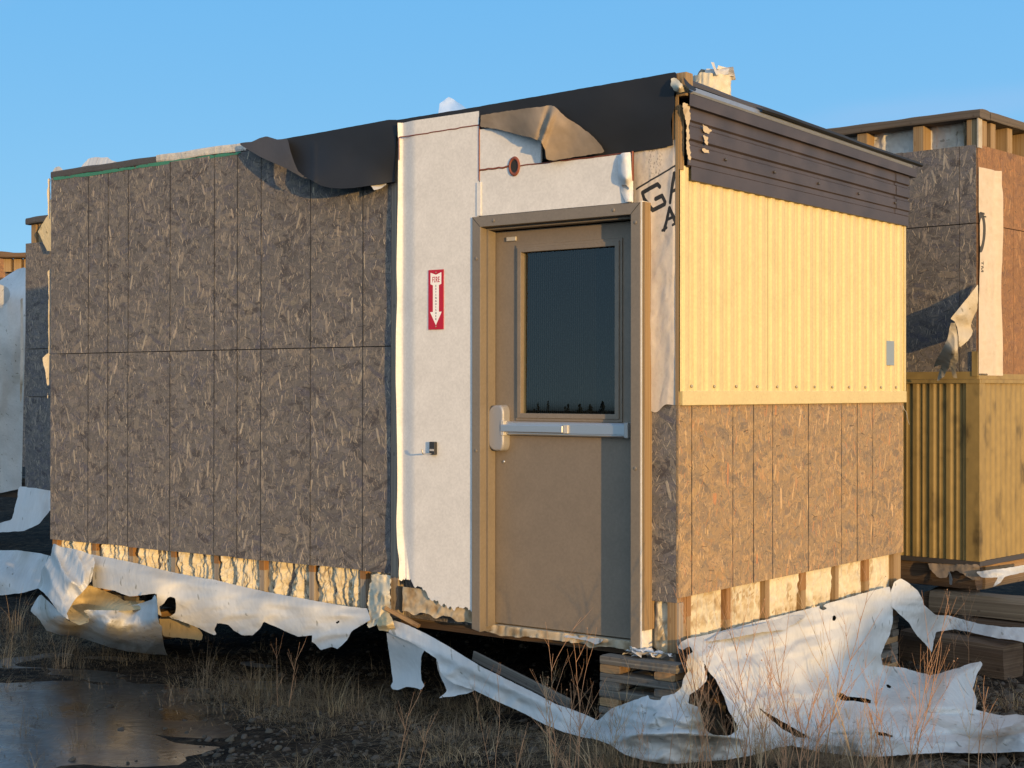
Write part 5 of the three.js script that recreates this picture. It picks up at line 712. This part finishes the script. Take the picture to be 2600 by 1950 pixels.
{ // module shrink-wrapped in white sheeting
  const t = thing('wrapped_module', 'white shrink-wrapped module beyond the board module', 'building'), D = 17.6, dl = [];
  part('cover', sheet({ outline: [[-120, 700], [-30, 715], [0, 712], [20, 698], [45, 683], [66, 678], [66, 800], [60, 1000], [55, 1240], [0, 1252], [-120, 1270]], step: 8, rag: 0.6, seed: 4, ctrl: [[-120, 700, 'd', 18.6], [66, 680, 'd', 18.2], [30, 692, 'd', 18.4], [20, 730, 'd', D], [60, 760, 'd', D - 0.1], [55, 1240, 'd', D], [-120, 1270, 'd', D + 0.3], [-120, 800, 'd', D + 0.3], [0, 1000, 'd', D - 0.15], [0, 740, 'd', D]], wr: (x, y) => 0.07 * fbm(x * 0.03, y * 0.008, 3, 3) }), M.tarpSmooth, t);
  part('cover_corner', sheet({ outline: [[-60, 722], [0, 722], [20, 730], [26, 745], [24, 765], [0, 778], [-60, 780]], step: 5, rag: 0.5, seed: 6, ctrl: [[-60, 750, 'd', D - 0.9], [26, 745, 'd', D - 0.15], [0, 725, 'd', D - 0.35], [0, 775, 'd', D - 0.35]] }), M.tarpSmooth, t);
  part('floor_beam', (() => { const a = on('z', 40, 1300, -4.2), g = timber(4, 0.25, 0.2, 4); g.translate(a.x - 2.2, 0.45, -4.6); return g; })(), M.tieWood, t);
  rebase(t);
  const c = thing('framed_module', 'far module with bare timber roof framing', 'building'), Y = (py) => atD(30, py, 24).y, a = atD(6, 660, 24), b = atD(90, 660, 24), dx = b.clone().sub(a).setY(0), L = dx.length(); dx.normalize();
  const put = (g, u, y0) => { g.rotateY(Math.atan2(-dx.z, dx.x)); g.translate(a.x + dx.x * u, y0, a.z + dx.z * u); return g; };
  part('roof_plate', put(timber(L + 2, 0.09, 0.3, 4, 0.008), L / 2 + 0.98, Y(656)), M.tieWood, c);
  for (let i = 0; i < 6; i++) part('roof_stud', put(bx(-0.06, 0.06, 0, Y(656) - Y(690), -0.16, 0.0, i), 0.08 + i * 0.16, Y(690)), M.tanWoodV, c);
  part('wall', put(bx(-1, 1, 0, Y(688) - 0.5, -2, -0.17), 0.99, 0.5), M.osb, c);
  rebase(c);
  const p = thing('pallet_load', 'timber frame stack at the edge of the far modules', 'timber stack'), q = atD(-6, 690, 27);
  part('plate', (() => { const g = timber(0.5, 0.1, 0.3, 3); g.translate(q.x, atD(0, 655, 27).y, q.z); return g; })(), M.tieWood, p); part('post', (() => { const g = timber(0.4, atD(0, 655, 27).y, 0.3, 5); g.translate(q.x, 0, q.z); return g; })(), M.osbFresh, p); rebase(p);
}
single('skirt_tarp', sheet({ outline: [[-60, 1310], [0, 1328], [30, 1320], [45, 1260], [47, 1235], [80, 1238], [132, 1246], [132, 1290], [100, 1330], [60, 1348], [0, 1352], [-60, 1352]], step: 5, rag: 1.5, seed: 44, ctrl: [[47, 1236, 'd', 15.2], [132, 1248, 'd', 15.0], [0, 1330, 'd', 14.8], [60, 1348, 'd', 14.6], [-60, 1350, 'd', 14.8], [110, 1300, 'd', 14.8]], wr: (x, y) => 0.06 * ridge(x * 0.02, y * 0.02, 3, 2) }), M.tarp, 'pale tarp slumped at the foot of the grey board module', 'tarpaulin');
single('ground_tarp_bank', sheet({ outline: [[-60, 1398], [40, 1397], [100, 1404], [140, 1415], [140, 1480], [60, 1505], [0, 1512], [-60, 1514]], step: 6, rag: 1.5, seed: 46, ctrl: [[-60, 1398, 'd', 13.6], [140, 1415, 'd', 12.9], [40, 1430, 'd', 13.0], [0, 1510, 'd', 12.7], [120, 1495, 'd', 12.5], [0, 1460, 'd', 12.75]], wr: (x, y) => 0.05 * fbm(x * 0.02, y * 0.02, 6, 3) }), M.tarp, 'low white tarp laid on the ground beyond the crumpled skirt', 'tarpaulin');

// ---------------------------------------------------------------- stones, grass, weeds
{
  const R = rng(101), protos = [], g0 = new THREE.IcosahedronGeometry(1, 2), p = g0.attributes.position;
  for (let i = 0; i < p.count; i++) { const x = p.getX(i), y = p.getY(i), z = p.getZ(i), k = 1 + 0.25 * noise(x * 1.6, y * 1.6, z * 1.6); p.setXYZ(i, x * k, y * k * 0.65, z * k); }
  const g = mergeVertices((g0.deleteAttribute('normal'), g0.deleteAttribute('uv'), g0)); g.computeVertexNormals();
  const N = 5200, im = new THREE.InstancedMesh(g, std({ color: rgb(0.06, 0.05, 0.04), roughness: 0.95 }), N), m = new THREE.Matrix4(), q = new THREE.Quaternion(), e = new THREE.Euler(), col = new THREE.Color();
  let n = 0; while (n < N) {
    const px = -100 + R() * 2800, py = 1600 + R() * 400, near = on('y', px, py, 0), right = px > 2240 ? 1 : 0.5; if (R() > right) continue;
    if (px < 500 && R() < 0.8) continue;
    const s = (0.005 + 0.015 * R() ** 4) * (px > 2300 ? 1.4 : 1); e.set(R() * 0.6, R() * 6, R() * 0.6); q.setFromEuler(e);
    m.compose(new THREE.Vector3(near.x, groundH(near.x, near.z) + s * 0.15, near.z), q, new THREE.Vector3(s * (0.8 + R() * 0.6), s, s * (0.8 + R() * 0.6))); im.setMatrixAt(n, m);
    const v = 0.55 + R() * 0.8; col.setRGB(v, v * (0.92 + R() * 0.08), v * (0.82 + R() * 0.12)); im.setColorAt(n, col); n++;
  }
  im.name = 'pebbles'; im.castShadow = im.receiveShadow = true; scene.add(im); tag(im, 'scattered pebbles and small stones on the dark ground', 'pebbles', null, 'stuff');
}
{
  const blade = (R, h, lean, dir, w) => { const pos = [], n = 5, cx = Math.cos(dir), cz = Math.sin(dir); for (let i = 0; i < n; i++) { const f = (t) => { const b = lean * t * t; return [cx * b * h, h * t * Math.max(0.12, 1 - 0.33 * lean * t), cz * b * h]; }, a = f(i / n), b = f((i + 1) / n), wa = w * (1 - i / n), wb = w * (1 - (i + 1) / n), sx = -cz, sz = cx; const A = [a[0] - sx * wa, a[1], a[2] - sz * wa], B = [a[0] + sx * wa, a[1], a[2] + sz * wa], C = [b[0] - sx * wb, b[1], b[2] - sz * wb], D = [b[0] + sx * wb, b[1], b[2] + sz * wb]; pos.push(...A, ...B, ...C, ...B, ...D, ...C); } return pos; };
  const tuft = (seed, count, h, spread, lean) => { const R = rng(seed), pos = []; for (let i = 0; i < count; i++) { const a = R() * 6.28, r = Math.sqrt(R()) * spread, hh = h * (0.4 + R() * 0.7), b = blade(R, hh, lean * (0.2 + R()), a + (R() - 0.5) * 2, 0.0007 + R() * 0.0008); for (let k = 0; k < b.length; k += 3) pos.push(b[k] + Math.cos(a) * r, b[k + 1], b[k + 2] + Math.sin(a) * r); } const g = new THREE.BufferGeometry(); g.setAttribute('position', new THREE.Float32BufferAttribute(pos, 3)); g.computeVertexNormals(); return g; };
  const kinds = [[tuft(1, 24, 0.17, 0.06, 2.0), 120], [tuft(2, 34, 0.12, 0.11, 2.6), 230], [tuft(3, 20, 0.26, 0.05, 1.0), 120], [tuft(4, 34, 0.10, 0.20, 3.4), 520]];
  const m = new THREE.Matrix4(), q = new THREE.Quaternion(), up = new THREE.Vector3(0, 1, 0), col = new THREE.Color();
  kinds.forEach(([g, N], ki) => {
    const R = rng(200 + ki), im = new THREE.InstancedMesh(g, M.grass, N); let n = 0, guard = 0;
    while (n < N && guard++ < 60000) {
      const px = -120 + R() * 2800, py = 1560 + R() * 470, c = on('y', px, py, 0);
      let w = 0.35 + 0.9 * fbm(c.x * 1.1, c.z * 1.1, 5, 3);
      if (px < 520 && py > 1660) w *= 0.16;                                  // the ice
      if (px < 440 && py < 1690 && py > 1560) w = ki === 2 ? 1 : 0.6; else if (ki === 2) w *= 0.22;        // long grass along the crumpled skirt
      if (px > 480 && px < 1350 && py > 1680) w *= 1.6;
      if (px > 1450 && px < 2300) w = py > 1935 ? 0.9 : 0;
      if (px >= 2300 && py < 1930) w *= 0.15;
      if (c.z < -0.35 && c.x < -0.1 && c.x > -5) w *= 0.15;                  // little grows under the floor
      if (R() > w) continue;
      const s = 0.7 + R() * 0.7; q.setFromAxisAngle(up, R() * 6.28); m.compose(new THREE.Vector3(c.x, groundH(c.x, c.z) - 0.004, c.z), q, new THREE.Vector3(s, s * (0.8 + R() * 0.4), s)); im.setMatrixAt(n, m);
      const v = 0.5 + R() * R() * 1.9; col.setRGB(v * (1 + 0.1 * R()), v, v * (0.85 + 0.15 * R())); im.setColorAt(n, col); n++;
    }
    im.count = n; im.name = numbered('dry_grass'); im.castShadow = im.receiveShadow = true; scene.add(im);
    tag(im, ['mid-height tufts of dry grass on the dark ground', 'low tangled tufts of dry grass on the dark ground', 'tall thin tufts of dry grass standing by the skirt and in the ice', 'flattened mats of dry grass blades on the dark ground'][ki], 'grass', null, 'stuff');
  });
}
function weed(seed, h, bushy) {                                              // bare branching stalk, foot at the origin
  const R = rng(seed), list = [], V = (x, y, z) => new THREE.Vector3(x, y, z);
  const grow = (p, dir, len, r, lvl) => {
    const pts = [p.clone()]; let c = p.clone(), d = dir.clone(); const n = lvl ? 4 : 7;
    for (let i = 0; i < n; i++) { d.add(V((R() - 0.5) * 0.22, (R() - 0.35) * 0.10, (R() - 0.5) * 0.22)).normalize(); c = c.clone().addScaledVector(d, len / n); pts.push(c); }
    list.push(tube(pts, r, r * 0.35, 4));
    if (lvl < 2) { const k = lvl ? 1 + Math.floor(R() * 2.4) : Math.round(bushy * (0.7 + R() * 0.6)); for (let i = 0; i < k; i++) { const t = 0.25 + 0.7 * R(), q = pts[Math.min(n - 1, Math.floor(t * n))], a = R() * 6.28; grow(q, d.clone().multiplyScalar(0.75).add(V(Math.cos(a) * 0.6, 0.25 + R() * 0.4, Math.sin(a) * 0.6)).normalize(), len * (0.22 + R() * 0.3), r * 0.55, lvl + 1); } }
    else if (R() < 0.18) { const s = new THREE.OctahedronGeometry(0.002 + R() * 0.002); s.translate(c.x, c.y, c.z); list.push(s); }
  };
  grow(V(0, 0, 0), V((R() - 0.5) * 0.3, 1, (R() - 0.5) * 0.3).normalize(), h, 0.0019 + R() * 0.0010, 0);
  return merge(list.map((g) => worldUV(g)));
}
{
  const protos = [weed(1, 0.62, 5), weed(2, 0.5, 7), weed(3, 0.72, 6), weed(4, 0.42, 8), weed(5, 0.56, 4), weed(6, 0.66, 9), weed(7, 0.36, 6)];
  const where = [[1262, 0.1], [1400, 1], [1450, 0], [1462, 2], [1400, 3], [1475, 3], [1520, 1], [1545, 3], [1560, 5], [1578, 1], [1590, 6], [1620, 3], [1640, 4], [1655, 1], [1700, 0], [1720, 4], [1750, 5], [1790, 3], [1810, 2], [1845, 4], [1880, 0], [1900, 5], [1930, 2], [1960, 1], [1985, 4], [2005, 5], [2030, 6], [2050, 2], [2075, 1], [2100, 5], [2130, 0], [2150, 3], [2170, 2], [2190, 5], [2210, 1], [2240, 3], [2255, 6], [2270, 0], [2300, 5], [2310, 2], [2330, 1], [2360, 3], [2400, 4], [2455, 2], [2480, 6], [2520, 3], [1240, 4], [1300, 6], [1010, 6], [1060, 6], [700, 4], [735, 6]];
  for (let i = 0, Q = rng(71); i < 46; i++) where.push([i < 16 ? 1390 + Q() * 210 : 1640 + Q() * 720, 7 + Math.floor(Q() * 3)]);
  protos.push(weed(11, 0.30, 7), weed(12, 0.24, 9), weed(13, 0.34, 5));
  const R = rng(17);
  where.forEach(([px, k]) => {
    const y = px < 900 ? 1760 : px < 1300 ? 1960 + R() * 20 : 1935 + R() * 130, c = on('y', px + (R() - 0.5) * 20, y, 0.08), g = protos[Math.floor(k)] ?? protos[0];
    const m = single('dry_weed', g, R() < 0.7 ? M.stem : M.stemPale, px < 1380 ? 'thin bare dry weed stalk standing in the grass away from the big tarp' : 'bare reddish brown dry weed standing before the big ground tarp', 'weed', px < 1380 ? 'lone dry weeds in the grass' : 'dry weeds before the ground tarp');
    m.position.set(c.x, groundH(c.x, c.z) - 0.01, c.z); m.rotation.y = R() * 6.28; const s = (0.6 + R() * 0.55) * (px > 1510 && px < 1700 ? 0.62 : 1); m.scale.set(s, s * (0.9 + 0.3 * R()), s);
  });
  for (const [px, py, k, s] of [[2284, 1690, 3, 0.55], [2420, 1700, 1, 0.6], [2460, 1700, 2, 0.7], [2455, 1560, 6, 0.9], [2560, 1600, 6, 0.6]]) { const c = on('y', px, py, 0.03), m = single('dry_weed', protos[k], M.stem, 'bare dry weed growing between the back corner crib and the sleepers', 'weed', 'dry weeds by the sleepers'); m.position.set(c.x, groundH(c.x, c.z), c.z); m.scale.setScalar(s); m.rotation.y = px; }
}

// ---------------------------------------------------------------- far trees on the open side, mirrored in the door glass
{
  const R = rng(55), bark = std({ color: rgb(0.05, 0.042, 0.035) }), leaf = std({ color: rgb(0.035, 0.045, 0.03) });
  const dir0 = 2.19;
  for (let i = 0; i < 26; i++) {
    const a = dir0 + (i / 25 - 0.5) * 0.17 + (R() - 0.5) * 0.008, D = 300 + R() * 80, h = 0.9 + R() * 2.4, x = Math.cos(a) * D, z = Math.sin(a) * D, w = h * (0.24 + R() * 0.22);
    const t = thing('distant_tree', 'small dark tree in the far line mirrored in the door glass', 'tree', 'far tree line facing the door');
    part('trunk', worldUV(tube([new THREE.Vector3(0, 0, 0), new THREE.Vector3(0.1, h * 0.5, 0), new THREE.Vector3(0, h * 0.95, 0)], 0.14, 0.03, 6)), bark, t);
    const tr = []; for (let k = 0; k < 90; k++) { const v = R(), rr = w * Math.sqrt(R()) * (1.05 - v) * (0.6 + 0.4 * R()), b = R() * 6.28, g = new THREE.PlaneGeometry(w * 0.35, w * 0.3); g.rotateX(R() * 3); g.rotateY(R() * 6); g.translate(Math.cos(b) * rr, h * (0.12 + 0.88 * v), Math.sin(b) * rr); tr.push(g); }
    part('crown', merge(tr), leaf, t);
    t.position.set(x, groundH(x, z) - 0.05, z);
  }
}
renderer.render(scene, camera);
